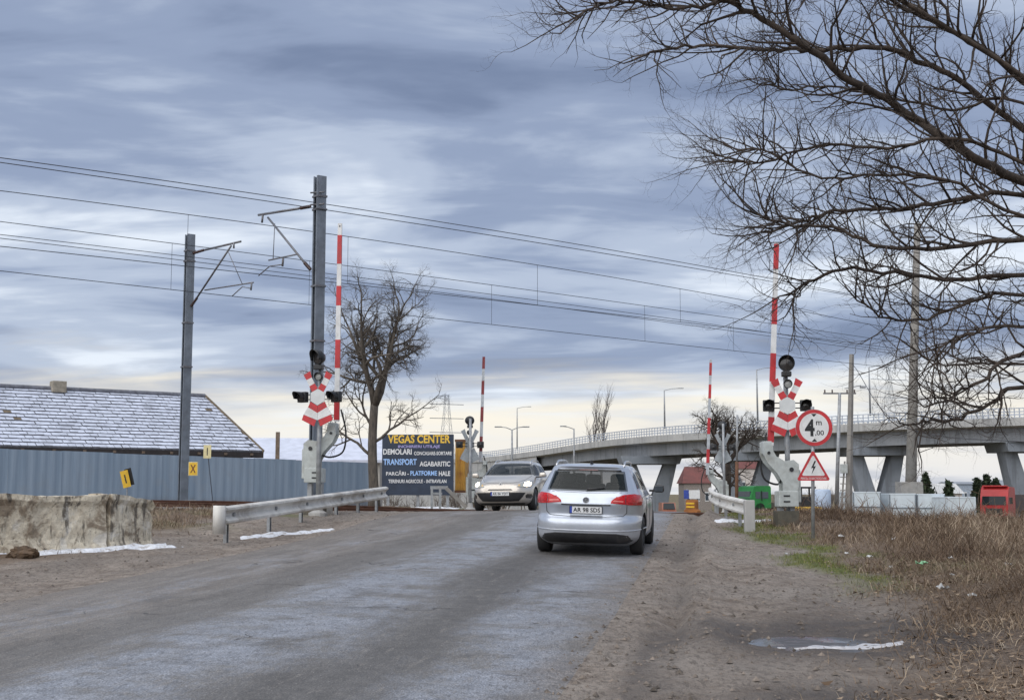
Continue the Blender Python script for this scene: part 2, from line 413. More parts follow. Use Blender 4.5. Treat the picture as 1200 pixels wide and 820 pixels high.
def masks(X, Y):
    u = X - xc(Y); wob = (fnoise(X * .8, Y * .8, 5) - .5) * 1.6; near = 1 - sstep(80, 130, Y)
    rd = u - verge(Y) + wob
    dry = np.maximum(sstep(-.1, .9, rd), sstep(0, 1.2, -u - HW - 2.2 + wob))
    n = fnoise(X * .9, Y * .9, 12)
    grn = sstep(.24, .50, n) * (1 - sstep(.5, 1.0, rd)) * sstep(-.35, .1, rd) * sstep(15, 19, Y)
    grn = np.maximum(grn, .22 * sstep(.55, .70, fnoise(X * .35, Y * .35, 14)) * sstep(.6, 1.5, rd) * (1 - sstep(18, 26, Y)))
    grn = np.maximum(grn, .7 * sstep(.5, .62, fnoise(X * .8, Y * .8, 18)) * sstep(0, .8, -u - HW - 1.2) * (1 - sstep(3, 5, -u - HW)) * sstep(26, 30, Y))
    farg = sstep(70, 110, Y)
    dry = np.maximum(dry, farg * .8) ; grn = np.maximum(grn, farg * .25)
    wet = np.exp(-((u - HW - .30 - .08 * np.sin(Y * .5)) / .16) ** 2) * .5 * (.4 + 1.2 * fnoise(X * .7, Y * .7, 91)) + np.exp(-((X - 2.85) / 1.1) ** 2 - ((Y - 11.9) / 1.1) ** 2) * 1.5 + np.exp(-((X - 3.5) / .5) ** 2 - ((Y - 12.2) / .7) ** 2) * 1.5
    wet += .35 * sstep(.55, .75, fnoise(X * .6, Y * .25, 27)) * (np.abs(u) > HW) + .9 * np.exp(-((X - 2.0) / .9) ** 2 - ((Y - 8.6) / .5) ** 2)
    return dry, grn, np.clip(wet, 0, 1) * near
gme = grid_mesh('ground', XX, YY, gz(XX, YY), ground_mat())
d_, g_, w_ = masks(XX, YY)
ca = gme.attributes.new('mask', 'FLOAT_VECTOR', 'POINT'); ca.data.foreach_set('vector', np.stack([d_, g_, w_], -1).reshape(-1).astype(np.float32))
struct(ob('ground', gme))

def road_mat():
    m = Mat('asphalt'); uv = m.sep(m.attr('roaduv')[1]); P = m.pos()
    u, v = uv[0], uv[1]
    L_ = m.N.new('ShaderNodeCombineXYZ'); m.L.new(m.math('MULTIPLY', u, 1.0), L_.inputs[0]); m.L.new(m.math('MULTIPLY', v, .16), L_.inputs[1])
    s1 = m.noise(L_.outputs[0], .75, 5, .6, .25); s2 = m.noise(L_.outputs[0], 3.2, 5, .65)
    n1 = m.noise(P, .5, 5, .6); n2 = m.noise(P, 6, 5, .65); n3 = m.noise(P, 38, 4, .75); n4 = m.voro(P, 60)
    uw = m.math('ADD', u, m.math('MULTIPLY', m.math('SUBTRACT', s1, .5), 1.7))
    def band(c, w): return m.ss(m.math('ABSOLUTE', m.math('SUBTRACT', uw, c)), w * 1.35, w * .15)
    pale = m.math('MAXIMUM', band(.45, 1.0), m.math('MAXIMUM', m.math('MULTIPLY', band(3.0, 1.0), .95), m.math('MULTIPLY', band(-2.2, .7), .35)))
    pale = m.math('MULTIPLY', pale, m.ss(n1, .25, .55, .6, 1))
    gr1 = m.noise(m.map(P, (26, 6.5, 10), (0, 0, 0), (0, 0, R(9))), 1.0, 5, .78); gr2 = m.noise(m.map(P, (60, 15, 20)), 1.0, 3, .8)
    pale = m.math('MULTIPLY', pale, m.ss(m.noise(P, .8, 6, .68, .6), .36, .60, .35, 1)); pale = m.ss(m.math('ADD', pale, m.math('ADD', m.math('MULTIPLY', m.math('SUBTRACT', gr1, .5), 1.9), m.math('MULTIPLY', m.math('SUBTRACT', s2, .5), 1.0))), .0, .90)
    dark = m.math('MAXIMUM', band(1.75, .75), m.math('MULTIPLY', band(-1.0, .6), .55))
    base = m.mix(m.ss(s2, .3, .7), (0.178, 0.168, 0.158), (0.271, 0.255, 0.240))
    base = m.mix(m.math('MULTIPLY', m.ss(m.math('ADD', u, m.math('MULTIPLY', m.math('SUBTRACT', s2, .5), 2.5)), .0, -2.0), .42), base, m.mix(m.ss(s2, .35, .65), (0.218, 0.172, 0.135), (0.376, 0.312, 0.253)))
    base = m.mix(m.math('MULTIPLY', m.math('MULTIPLY', pale, m.ss(m.noise(P, 1.7, 6, .7), .30, .50)), .95), base, m.mix(m.ss(n2, .3, .7), (0.284, 0.306, 0.359), (0.449, 0.475, 0.541)))
    base = m.mix(m.math('MULTIPLY', dark, m.ss(s1, .3, .6, .5, .95)), base, m.mix(m.ss(n2, .35, .65), (0.066, 0.062, 0.061), (0.132, 0.124, 0.119)))
    base = m.mix(m.math('MULTIPLY', m.ss(m.noise(P, .9, 7, .72), .54, .64), .5), base, (0.092, 0.084, 0.079))
    base = m.mix(m.math('MULTIPLY', m.ss(m.noise(L_.outputs[0], 9, 4, .7), .55, .70), .45), base, (0.343, 0.310, 0.277))
    # dirt dragged in from both shoulders
    e = m.math('ADD', m.math('ABSOLUTE', u), m.math('MULTIPLY', m.math('SUBTRACT', n1, .5), 1.3)); e = m.math('ADD', e, m.math('MULTIPLY', m.math('SUBTRACT', m.noise(P, 1.6, 5, .65), .5), .9)); e = m.math('ADD', e, m.math('MULTIPLY', m.math('SUBTRACT', gr1, .5), .9))
    e = m.math('ADD', e, m.math('MULTIPLY', m.math('SUBTRACT', n2, .5), .35))
    edge = m.math('MAXIMUM', m.ss(e, 2.85, 3.75), m.ss(m.math('ABSOLUTE', u), 3.45, 3.75)); mudc = mud_nodes(m, P)[0]; base = m.mix(edge, base, mudc)
    film = m.math('MULTIPLY', m.ss(s1, .5, .7), m.ss(u, .5, -2.5)); base = m.mix(m.math('MULTIPLY', film, .35), base, (0.297, 0.251, 0.211))
    base = m.mix(m.math('MULTIPLY', m.ss(gr1, .52, .62), .62), base, (0.063, 0.057, 0.053)); base = m.mix(m.math('MULTIPLY', m.ss(gr2, .56, .68), .5), base, (0.066, 0.061, 0.057)); base = m.mix(m.math('MULTIPLY', m.ss(gr2, .42, .34), .35), base, (0.436, 0.409, 0.376))
    grain = m.math('ADD', m.math('MULTIPLY', n3, .6), m.math('MULTIPLY', n4, .6))
    base = m.mix(m.ss(grain, .34, .70, 0, .85), base, m.mix(.7, base, (0.059, 0.058, 0.058)))
    # cracks
    w = m.N.new('ShaderNodeVectorMath'); w.operation = 'ADD'; m.L.new(P, w.inputs[0])
    nz = m.N.new('ShaderNodeTexNoise'); m.L.new(P, nz.inputs['Vector']); nz.inputs['Scale'].default_value = 1.4; m.L.new(nz.outputs[1], w.inputs[1])
    ck = m.voro(w.outputs[0], .42, 'DISTANCE_TO_EDGE'); crack = m.math('MULTIPLY', m.ss(ck, .010, .003), m.ss(n1, .54, .62))
    base = m.mix(m.math('MULTIPLY', crack, .75), base, (0.040, 0.037, 0.036))
    rough = m.math('SUBTRACT', .80, m.math('MULTIPLY', pale, .34)); rough = m.math('ADD', rough, m.math('MULTIPLY', edge, .12))
    m.set('Base Color', base).set('Roughness', rough).set('Specular IOR Level', .5)
    m.bump(m.math('SUBTRACT', m.math('ADD', m.math('MULTIPLY', grain, .5), m.math('MULTIPLY', n2, .4)), m.math('MULTIPLY', crack, 1.5)), .5, .03); return m.m
iu = np.where(np.abs(UR) <= HW + .01)[0]; iy = np.where((YR > -10) & (YR <= 120))[0]
ii = np.ix_(iy, iu)
rme = grid_mesh('road', XX[ii], YY[ii], gz(XX[ii], YY[ii]) + np.where(np.abs(UU[ii]) > HW - .1, -.012, .008), road_mat())
ra = rme.attributes.new('roaduv', 'FLOAT_VECTOR', 'POINT'); ra.data.foreach_set('vector', np.stack([UU[ii], YY[ii], YY[ii] * 0], -1).reshape(-1).astype(np.float32))
struct(ob('road', rme))

# meltwater puddle with dirty ice on the right shoulder, snow left on the verges
def blob_sheet(name, cx, cy, rx, ry, rot, mat, seed, h=.03, parent=None, flat=False, n=40, lobes=.35):
    mb = MB(); rings = [1, .93, .8, .6, .35, .12]
    zl = None
    if flat: zl = max(g(cx + rx * .5 * math.cos(a), cy + ry * .5 * math.sin(a)) for a in np.linspace(0, 6.28, 8)) + h
    for j, rr in enumerate(rings):
        for k in range(n):
            a = 2 * math.pi * k / n
            f = rr * (1 + lobes * (float(fnoise(2 + math.cos(a) * 2.2 + seed, 2 + math.sin(a) * 2.2, seed)) - .5) * 2 + .25 * lobes * (float(vnoise(k * 1.7, seed, 2)) - .5))
            x0, y0 = rx * math.cos(a) * f, ry * math.sin(a) * f
            x = cx + x0 * math.cos(rot) - y0 * math.sin(rot); y = cy + x0 * math.sin(rot) + y0 * math.cos(rot)
            z = zl if flat else g(x, y) + (-.02 if j == 0 else h * (.45 + 1.1 * float(fnoise(x * 4, y * 4, seed + 3))) * min(1, j / 2 + .3))
            mb.v.append((x, y, z))
    for j in range(len(rings) - 1):
        for k in range(n):
            k2 = (k + 1) % n; mb.f.append((j * n + k, j * n + k2, (j + 1) * n + k2, (j + 1) * n + k)); mb.m.append(0)
    mb.f.append(tuple((len(rings) - 1) * n + k for k in range(n))); mb.m.append(0)
    return mb.build(name, mat, parent, True)
def puddle_mat():
    m = Mat('puddle_water'); P = m.pos(); n = m.noise(P, 3, 5, .6)
    m.set('Base Color', m.mix(m.ss(n, .45, .6), (.016, .014, .013), (.055, .05, .048))).set('Roughness', m.ss(n, .4, .6, .10, .5)); m.bump(m.noise(P, 14, 3), .05, .01); return m.m
def crust(name, cx, cy, rx, ry, rot, mat, seed, h, label, thr=.42, st=.05, fl=3.0):
    """ragged remnant of snow: a fine sheet kept only where the noise is thick enough"""
    mb = MB(); nx, ny = int(2.4 * rx / st), int(2.4 * ry / st); idx = {}
    A, B = np.meshgrid(np.linspace(-1.2, 1.2, nx), np.linspace(-1.2, 1.2, ny)); x0 = A * rx; y0 = B * ry
    X = cx + x0 * math.cos(rot) - y0 * math.sin(rot); Y = cy + x0 * math.sin(rot) + y0 * math.cos(rot)
    v = fnoise(X * fl + seed, Y * fl * 1.6, seed, 5) + .18 - .42 * np.clip(A * A + B * B, 0, 3) - (thr - .30); Z = gz(X, Y)
    on = v > 0; keep = on[:-1, :-1] & on[1:, :-1] & on[:-1, 1:] & on[1:, 1:]
    Z = Z + .004 + h * np.sqrt(np.clip(v * 3, 0, 1)) * (.5 + fnoise(X * 9, Y * 9, seed + 2)); edge = ~(np.pad(keep, 1)[1:, 1:] & np.pad(keep, 1)[:-1, 1:] & np.pad(keep, 1)[1:, :-1] & np.pad(keep, 1)[:-1, :-1]); Z = np.where(edge, gz(X, Y) - .01, Z)
    for a in range(ny - 1):
        for b in range(nx - 1):
            if not keep[a, b]: continue
            f = []
            for c, d in ((a, b), (a, b + 1), (a + 1, b + 1), (a + 1, b)):
                if (c, d) not in idx: idx[(c, d)] = len(mb.v); mb.v.append((X[c, d], Y[c, d], Z[c, d]))
                f.append(idx[(c, d)])
            mb.f.append(tuple(f)); mb.m.append(0)
    return tag(mb.build(name, mat, None, True), label, 'snow', 'old snow patches')
zc0 = min(g(2.72 + a * .12, 12.0 + b * .12) for a in range(-2, 3) for b in range(-2, 3))
pm = blob_sheet('puddle_water', 2.72, 12.0, .85, .9, .0, puddle_mat(), 4, 0, lobes=.1)
for v in pm.data.vertices: v.co.z = zc0 + .050
struct(pm)
ice_m = simple('dirty_ice', (.50, .50, .52), .5, 0, .15, 9, dirt=(.20, .17, .15), dirt_amt=.7)
crust('snow_patch', 2.9, 11.55, .5, .16, .05, ice_m, 6, .010, 'dirty white crust of ice along the puddle on the right shoulder', thr=.36, st=.02, fl=5)
crust('snow_patch', xat(115, 22.6), 22.6, 1.5, .26, .62, snow_m, 3, .05, 'strip of old snow at the foot of the crumbling concrete parapet', thr=.42)
crust('snow_patch', xat(338, 26.9), 26.9, 1.3, .28, 1.0, snow_m, 8, .03, 'thin snow streak in front of the left guardrail', thr=.44)
crust('snow_patch', xat(490, 61), 61, 3.4, 1.6, .1, snow_m, 9, .14, 'snow lying on the ground under the dark billboard', thr=.22, st=.12, fl=.8)
crust('snow_patch', xat(866, 32.5), 32.5, .6, .3, .1, snow_m, 12, .04, 'small patch of old snow behind the right guardrail', thr=.25, st=.05, fl=2)

# ------------------------------------------------------------------ railway: two tracks crossing the road at a slant
def rail_z(t, d):
    x, y = trk(t, d); u = abs(x - float(xc(y)))
    k = float(sstep(4.2, 8.5, u)); return g(x, y) * 1.0 + .010 + k * .19
for i, (d0, lab) in enumerate(((3, 'near rusty railway track crossing the road at a slant'), (7, 'far rusty railway track crossing the road at a slant'))):
    bx, by = trk(0, d0); tr = thing('railway_track', lab, 'railway track', (bx, by, 0), math.atan2(TD[1], TD[0]), 'railway tracks')
    for sd_ in (-.7175, .7175):
        mb = MB(); prof = [(-.06, -.15), (.06, -.15), (.06, -.135), (.012, -.11), (.012, -.045), (.036, -.03), (.036, 0), (-.036, 0), (-.036, -.03), (-.012, -.045), (-.012, -.11), (-.06, -.135)]
        ts = np.arange(-50, 66, 1.0)
        zz = np.array([rail_z(t, d0) for t in ts]); zz = np.convolve(np.pad(zz, 4, 'edge'), np.ones(9) / 9, 'valid')
        for t, z in zip(ts, zz):
            for p in prof: mb.v.append((t, sd_ + p[0], z + p[1]))
        n = len(prof)
        for a in range(len(ts) - 1):
            for k in range(n): mb.f.append((a * n + k, (a + 1) * n + k, (a + 1) * n + (k + 1) % n, a * n + (k + 1) % n)); mb.m.append(0)
        mb.build('rail', rail_m, tr)
    sl = MB().box((0, 0, 0), (.26, 2.5, .2)).mesh('sleeper', conc)
    for t in np.arange(-22, 1.3, .62):
        ob('sleeper', sl, tr, (t, 0, rail_z(t, d0) - .262))
for d0 in (5,):
    mb = MB(); ts = np.arange(-60, 80, 1.5); ds = [-4.6, -3.9, -2.6, 0, 2.6, 3.9, 4.6]; hs = [-.12, -.02, .02, .0, .02, -.02, -.12]
    for t in ts:
        for dd, h in zip(ds, hs):
            x, y = trk(t, d0 + dd); k = float(sstep(4.6, 8.5, abs(x - float(xc(y))))); mb.v.append((x, y, g(x, y) + (h if h > -.1 else -.12) * k - (1 - k) * .1 + k * .03 * float(vnoise(x * 3, y * 3, 4))))
    n = len(ds)
    for a in range(len(ts) - 1):
        for k in range(n - 1): mb.f.append((a * n + k, (a + 1) * n + k, (a + 1) * n + k + 1, a * n + k + 1)); mb.m.append(0)
    struct(mb.build('track_ballast', ballast_m, None, True, fix=True))

# ------------------------------------------------------------------ masts, cantilevers and overhead wires
def mast(base, top_z, label, side, group):
    """two channel sections back to back; side = +1: the arm reaches along the track normal"""
    H = top_z - base[2]
    t = thing('catenary_mast', label, 'mast', base, math.atan2(TD[1], TD[0]), group)
    mb = MB()
    for s in (-1, 1):
        mb.box((0, s * .115, H / 2), (.26, .014, H)).box((-.125, s * .085, H / 2), (.014, .05, H)).box((.125, s * .085, H / 2), (.014, .05, H))
    mb.build('post', mast_m, t)
    MB().box((0, 0, H / 2 - .01), (.02, .208, H - .02)).build('web', mast_dk, t)
    b = MB(); [b.box((0, 0, z), (.3, .3, .05)) for z in (H - .55, H - .9, H - 2.95, H - 4.4)]; b.build('clamp', bracket, t)
    MB().bbox((0, 0, .02), (.7, .7, .3), .03).build('footing', conc, t)
    return t, H
p1b = Vector((M1[0], M1[1], g(*M1))); p1t = at(373, 207, M1[1]).z
mA, HA = mast(p1b, p1t, 'tall grey steel catenary mast behind the left crossing signal', 1, 'catenary masts')
x2, y2 = trk(.6, 10.0); x2 = xat(219, 41.7); y2 = 41.7
p2t = at(221, 275, y2).z
mB, HB = mast(Vector((x2, y2, g(x2, y2))), p2t, 'shorter-looking steel catenary mast in front of the blue fence', -1, 'catenary masts')
def arm(parent, base, pts_px, Yref, name='cantilever'):
    pass
def loc_of(th, w):
    M = T(*th.location) @ RZ(th.rotation_euler.z); return M.inverted() @ Vector(w)
def rod(th, name, a, b, r, mat, n=8): return MB().cyl(loc_of(th, a), loc_of(th, b), r, n=n).build(name, mat, th, True)
def insul_rod(th, a, b, r=.05):
    a = loc_of(th, a); b = loc_of(th, b); d = b - a; L = d.length; q = d.to_track_quat('Z', 'Y').to_matrix().to_4x4(); M = T(*a) @ q
    prof = [(.001, 0)]
    n = 7
    for i in range(n):
        z0 = L * i / n; prof += [(r * .5, z0), (r, z0 + L / n * .35), (r * .5, z0 + L / n * .6)]
    prof += [(r * .5, L), (.001, L)]
    MB().lathe(prof, 10, M).build('insulator', insul, th, True)
# depth of the wires over each track at a pixel column
def Yline(px, d):
    k = (px - 600) / FPX * 1.006
    bx, by = M1[0] + TN[0] * d, M1[1] + TN[1] * d
    t = (k * by - bx) / (TD[0] - k * TD[1]); return by + TD[1] * t
def P(px, py, d): return at(px, py, Yline(px, d))
# near track arm (mast A)
a0 = P(364, 242, .15); a1 = P(303, 252, 3.3); rod(mA, 'cantilever_tube', P(350, 244.5, .8), a1, .035, bracket)
insul_rod(mA, P(352, 244, .75), a0)
d1 = P(314, 255, 2.8); d0_ = P(364, 316, .12); dm = P(357, 308, .45)
rod(mA, 'cantilever_tube', d1, dm, .03, bracket); insul_rod(mA, dm, d0_)
r0 = P(348, 298, .9); r1 = P(315, 305, 2.6); rod(mA, 'registration_arm', r0, r1, .022, bracket); rod(mA, 'hanger_rod', P(322, 262, 2.5), P(320, 304, 2.5), .012, bracket)
rod(mA, 'drop_bracket', P(332, 302, 1.9), P(331, 312, 1.9), .03, bracket)
MB().tube([loc_of(mA, P(331, 310, 1.9)), loc_of(mA, P(316, 312, 2.4)), loc_of(mA, P(303, 323, 3.0))], .016, 6).build('steady_arm', bracket, mA, True)
rod(mA, 'messenger_clamp', P(308, 252, 3.0), P(307, 261, 3.0), .03, bracket)
for yy in (226, 240): rod(mA, 'feeder_bracket', P(364, yy, .1), P(380, yy - 1, -.3), .022, bracket)
# far track arm (mast B), reaching towards the camera side
b0 = P(226, 297, 9.85); b1 = P(282, 283, 6.7); rod(mB, 'cantilever_tube', P(240, 293, 9.2), b1, .035, bracket); insul_rod(mB, P(239, 293, 9.25), b0)
rod(mB, 'cantilever_tube', P(271, 288, 7.2), P(230, 350, 9.6), .03, bracket); insul_rod(mB, P(231, 349, 9.55), P(224, 359, 9.9))
rod(mB, 'registration_arm', P(240, 340, 9.2), P(297, 331, 6.4), .022, bracket); rod(mB, 'hanger_rod', P(267, 294, 7.3), P(284, 333, 6.9), .012, bracket)
rod(mB, 'drop_bracket', P(295, 331, 6.4), P(294, 340, 6.4), .03, bracket)
MB().tube([loc_of(mB, P(294, 338, 6.4)), loc_of(mB, P(284, 336, 6.7)), loc_of(mB, P(272, 347, 7.0))], .016, 6).build('steady_arm', bracket, mB, True)
rod(mB, 'messenger_clamp', P(274, 284, 7), P(274, 291, 7), .03, bracket)
# small yellow notice on mast B
nb = at(225, 549, 41.2); pl = thing('notice_plate', 'yellow square plate with a dark X on the shorter mast', 'sign', (nb.x, 41.35, nb.z), 0, 'small yellow track signs')
MB().bbox((0, 0, 0), (.30, .02, .44), .004).build('plate', cream_p, pl); MB().bbox((0, -.013, 0), (.26, .01, .40), .003).build('face', yellow_p, pl)
text_on('x', 'letter', simple('dark_print', (.12, .03, .02), .6), pl, -.09, .09, -.13, .13, -.0205); MB().box((0, .03, 0), (.05, .04, .3)).build('bracket', galv, pl)

SPAN = 55.0
def wire_pts(knots, d, t0=-58, t1=62):
    """knots: (px, py) seen in the photograph; heights run smoothly through them, held level outside"""
    ts, zs = [], []
    for px, py in knots:
        w = P(px, py, d); t, _ = tcoord(w.x, w.y); ts.append(t); zs.append(w.z)
    T_ = np.arange(t0, t1 + .1, 1.5)
    deg = min(2, len(ts) - 1); c = np.polyfit(ts, zs, deg)
    tc_ = np.clip(T_, min(ts) - 4, max(ts) + 8)
    Z = np.polyval(c, tc_)
    return [(trk(t, d)[0], trk(t, d)[1], z) for t, z in zip(T_, Z)]
def sub(pts, base): return [tuple(Vector(p) - Vector(base)) for p in pts]
def catenary(d, mk, ck, label, dropx):
    bx, by = trk(0, d); b = (bx, by, 0); t = thing('catenary_wires', label, 'overhead wires', b, 0, 'overhead wires')
    mp_ = wire_pts(mk, d); cp = wire_pts(ck, d)
    MB().tube(sub(mp_, b), .011, 5).build('messenger_wire', wire_m, t, True); MB().tube(sub(cp, b), .011, 5).build('contact_wire', wire_m, t, True)
    for px in dropx:
        Yd = Yline(px, d); x = xat(px, Yd)
        zm = np.interp(Yd, [p[1] for p in mp_], [p[2] for p in mp_]); zc = np.interp(Yd, [p[1] for p in cp], [p[2] for p in cp])
        MB().tube(sub([(x, Yd, zm), (x, Yd, zc)], b), .006, 4).build('dropper', wire_m, t)
catenary(3, [(0, 226), (308, 261), (600, 308), (860, 349)], [(0, 289), (303, 322), (600, 354), (1000, 402)], 'messenger and contact wires hung over the near track', [216, 406, 630, 798, 930])
catenary(7, [(0, 263), (274, 290), (600, 340), (900, 378)], [(0, 318), (272, 347), (600, 383), (1000, 426)], 'messenger and contact wires hung over the far track', [198, 361, 576, 756, 860])
for kn, d, lab in (([(0, 187), (380, 238), (600, 275), (860, 318)], 0, 'upper feeder wire running to the top of the tall mast'), ([(0, 192), (380, 246), (600, 280), (860, 322)], -.15, 'lower feeder wire just under it at the top of the tall mast'),
                   ([(0, 278), (218, 297), (600, 350), (900, 389)], 9.8, 'upper feeder wire passing the top of the shorter mast'), ([(0, 283), (218, 301), (600, 356), (900, 393)], 10.1, 'lower feeder wire passing the top of the shorter mast')):
    bx, by = trk(0, d); b = (bx, by, 0); t = MB().tube(sub(wire_pts(kn, d), b), .011, 5).build('feeder_wire', wire_m, None, True); t.location = b; tag(t, lab, 'wire', 'overhead wires')
# ------------------------------------------------------------------ guardrails
WPROF0 = [(-.155, .0), (-.15, -.02), (-.125, -.075), (-.09, -.08), (-.045, -.02), (-.02, .0), (.02, 0), (.045, -.02), (.09, -.08), (.125, -.075), (.15, -.02), (.155, .0)]
WPROF = [(a * 1.12, b) for a, b in WPROF0]
def guardrail(pts, label, posts, hgt, group='guardrails at the crossing', terminal=0, end_block=None):
    """pts: plan polyline; the beam faces the road side given by its right-hand normal"""
    base = (pts[0][0], pts[0][1], g(*pts[0][:2])); t = thing('guardrail', label, 'guardrail', base, 0, group)
    P3 = []
    for p in pts: P3.append(Vector((p[0], p[1], g(p[0], p[1]) + p[2])) - Vector(base))
    if terminal or len(pts) > 4:
        for i in range(len(P3)): P3[i].z = P3[0].z + (P3[-1].z - P3[0].z) * i / (len(P3) - 1)
    mb = MB(); n = len(WPROF); th = .012
    for i, p in enumerate(P3):
        tg = (P3[min(i + 1, len(P3) - 1)] - P3[max(i - 1, 0)]); tg.z = 0; tg.normalize(); nr = Vector((tg.y, -tg.x, 0))
        for off in (0, th):
            for a, b in WPROF: mb.v.append(tuple(p + nr * (-b - off) + Vector((0, 0, a))))
    for i in range(len(P3) - 1):
        for o in (0, n):
            for k in range(n - 1):
                a = i * 2 * n + o + k; b = (i + 1) * 2 * n + o + k; mb.f.append((a, b, b + 1, a + 1)); mb.m.append(0)
        for k in (0, n - 1):
            a = i * 2 * n + k; b = (i + 1) * 2 * n + k; mb.f.append((a, b, b + n, a + n)); mb.m.append(0)
    mb.build('beam', rail_galv, t, False, fix=True)
    acc = [0]
    for i in range(1, len(P3)): acc.append(acc[-1] + (P3[i] - P3[i - 1]).length)
    for s in posts:
        i = int(np.searchsorted(acc, s)); i = min(max(i, 1), len(P3) - 1); k = (s - acc[i - 1]) / (acc[i] - acc[i - 1]); p = P3[i - 1].lerp(P3[i], k)
        tg = (P3[i] - P3[i - 1]); tg.z = 0; tg.normalize(); nr = Vector((tg.y, -tg.x, 0)); q = p - nr * .16
        zb = g(q.x + base[0], q.y + base[1]) - base[2] - .2; M = Matrix((tg, nr, (0, 0, 1))).transposed()
        hh = p.z + .12 - zb
        m2 = MB(); m2.box((q.x, q.y, zb + hh / 2), (.1, .012, hh), M).box(tuple(Vector((q.x, q.y, zb + hh / 2)) + tg * .05 + nr * .03), (.012, .06, hh), M).box(tuple(Vector((q.x, q.y, zb + hh / 2)) - tg * .05 + nr * .03), (.012, .06, hh), M)
        m2.build('post', galv, t)
        m3 = MB(); m3.box(tuple(p - nr * .075), (.14, .13, .16), M); sp = m3.build('spacer', galv, t)
        cbx = p + nr * .012
        MB().tube([cbx - nr * .02, cbx + nr * .03], .04, 6).build('bolt', galv, t)
    if terminal:
        # flared end terminal: a curved plate wrapped round the beam end
        p = P3[0]; tg = (P3[1] - P3[0]); tg.z = 0; tg.normalize(); nr = Vector((tg.y, -tg.x, 0))
        m4 = MB(); nn = 9
        for j in range(nn):
            a = math.pi * 1.25 * j / (nn - 1) - .15
            c = p - tg * .02 - nr * .07; q = c + nr * (.11 * math.cos(a)) - tg * (.15 * math.sin(a))
            for z in (-.34, .19): m4.v.append(tuple(q + Vector((0, 0, z))))
        for j in range(nn - 1): m4.f.append((2 * j, 2 * j + 2, 2 * j + 3, 2 * j + 1)); m4.m.append(0)
        o = m4.build('end_terminal', rail_galv, t, True); md = o.modifiers.new('solid', 'SOLIDIFY'); md.thickness = .008
    return t
def poly(a, b, n, h0, h1, bend=0):
    out = []
    for i in range(n + 1):
        k = i / n; out.append((a[0] + (b[0] - a[0]) * k + bend * math.sin(math.pi * k), a[1] + (b[1] - a[1]) * k, h0 + (h1 - h0) * k))
    return out
def zrail(px, py, Y): w = at(px, py, Y); return w.x, w.y, w.z - g(w.x, w.y)
gA = zrail(262, 604, 24.2); gB = zrail(452, 577, 36.8)
guardrail(poly(gA[:2], gB[:2], 14, gA[2], gB[2]), 'long galvanised guardrail left of the road with a flared near end', [.5, 3.0, 5.2, 8.1, 10.2, 12.2], .75, terminal=1)
gC = zrail(876, 595, 28.6); gD = zrail(833, 577, 41)
t_ = guardrail(poly(gD[:2], gC[:2], 12, gD[2], gC[2], -.25), 'galvanised guardrail right of the road before the barrier', [.5, 4, 7.5, 10.4], .75)
w = at(878, 598, 28.4); MB().bbox((w.x - t_.location.x, w.y - t_.location.y, g(w.x, w.y) - t_.location.z + .25), (.22, .2, .9), .02).build('end_post', conc, t_)
# short handrail with a sloping end beyond the tracks, left of the oncoming car
hb = at(506, 588, 50); ht = thing('handrail', 'short grey guard frame with a sloping end below the billboard', 'handrail', (hb.x, 50, g(hb.x, 50)), R(5))
for x in (0, .32): MB().box((x, 0, .35), (.09, .09, 1.0)).build('post', galv, ht)
MB().beam((-.06, 0, .85), (.62, 0, .85), .07, .12).build('top_rail', galv, ht); MB().beam((-.0, 0, .62), (.40, 0, .62), .04, .08).build('lower_rail', galv, ht)
for dy in (-.06, .1): MB().beam((.55, dy, .83), (1.35, dy, .08), .05, .14).build('sloping_plank', conc_pole, ht)

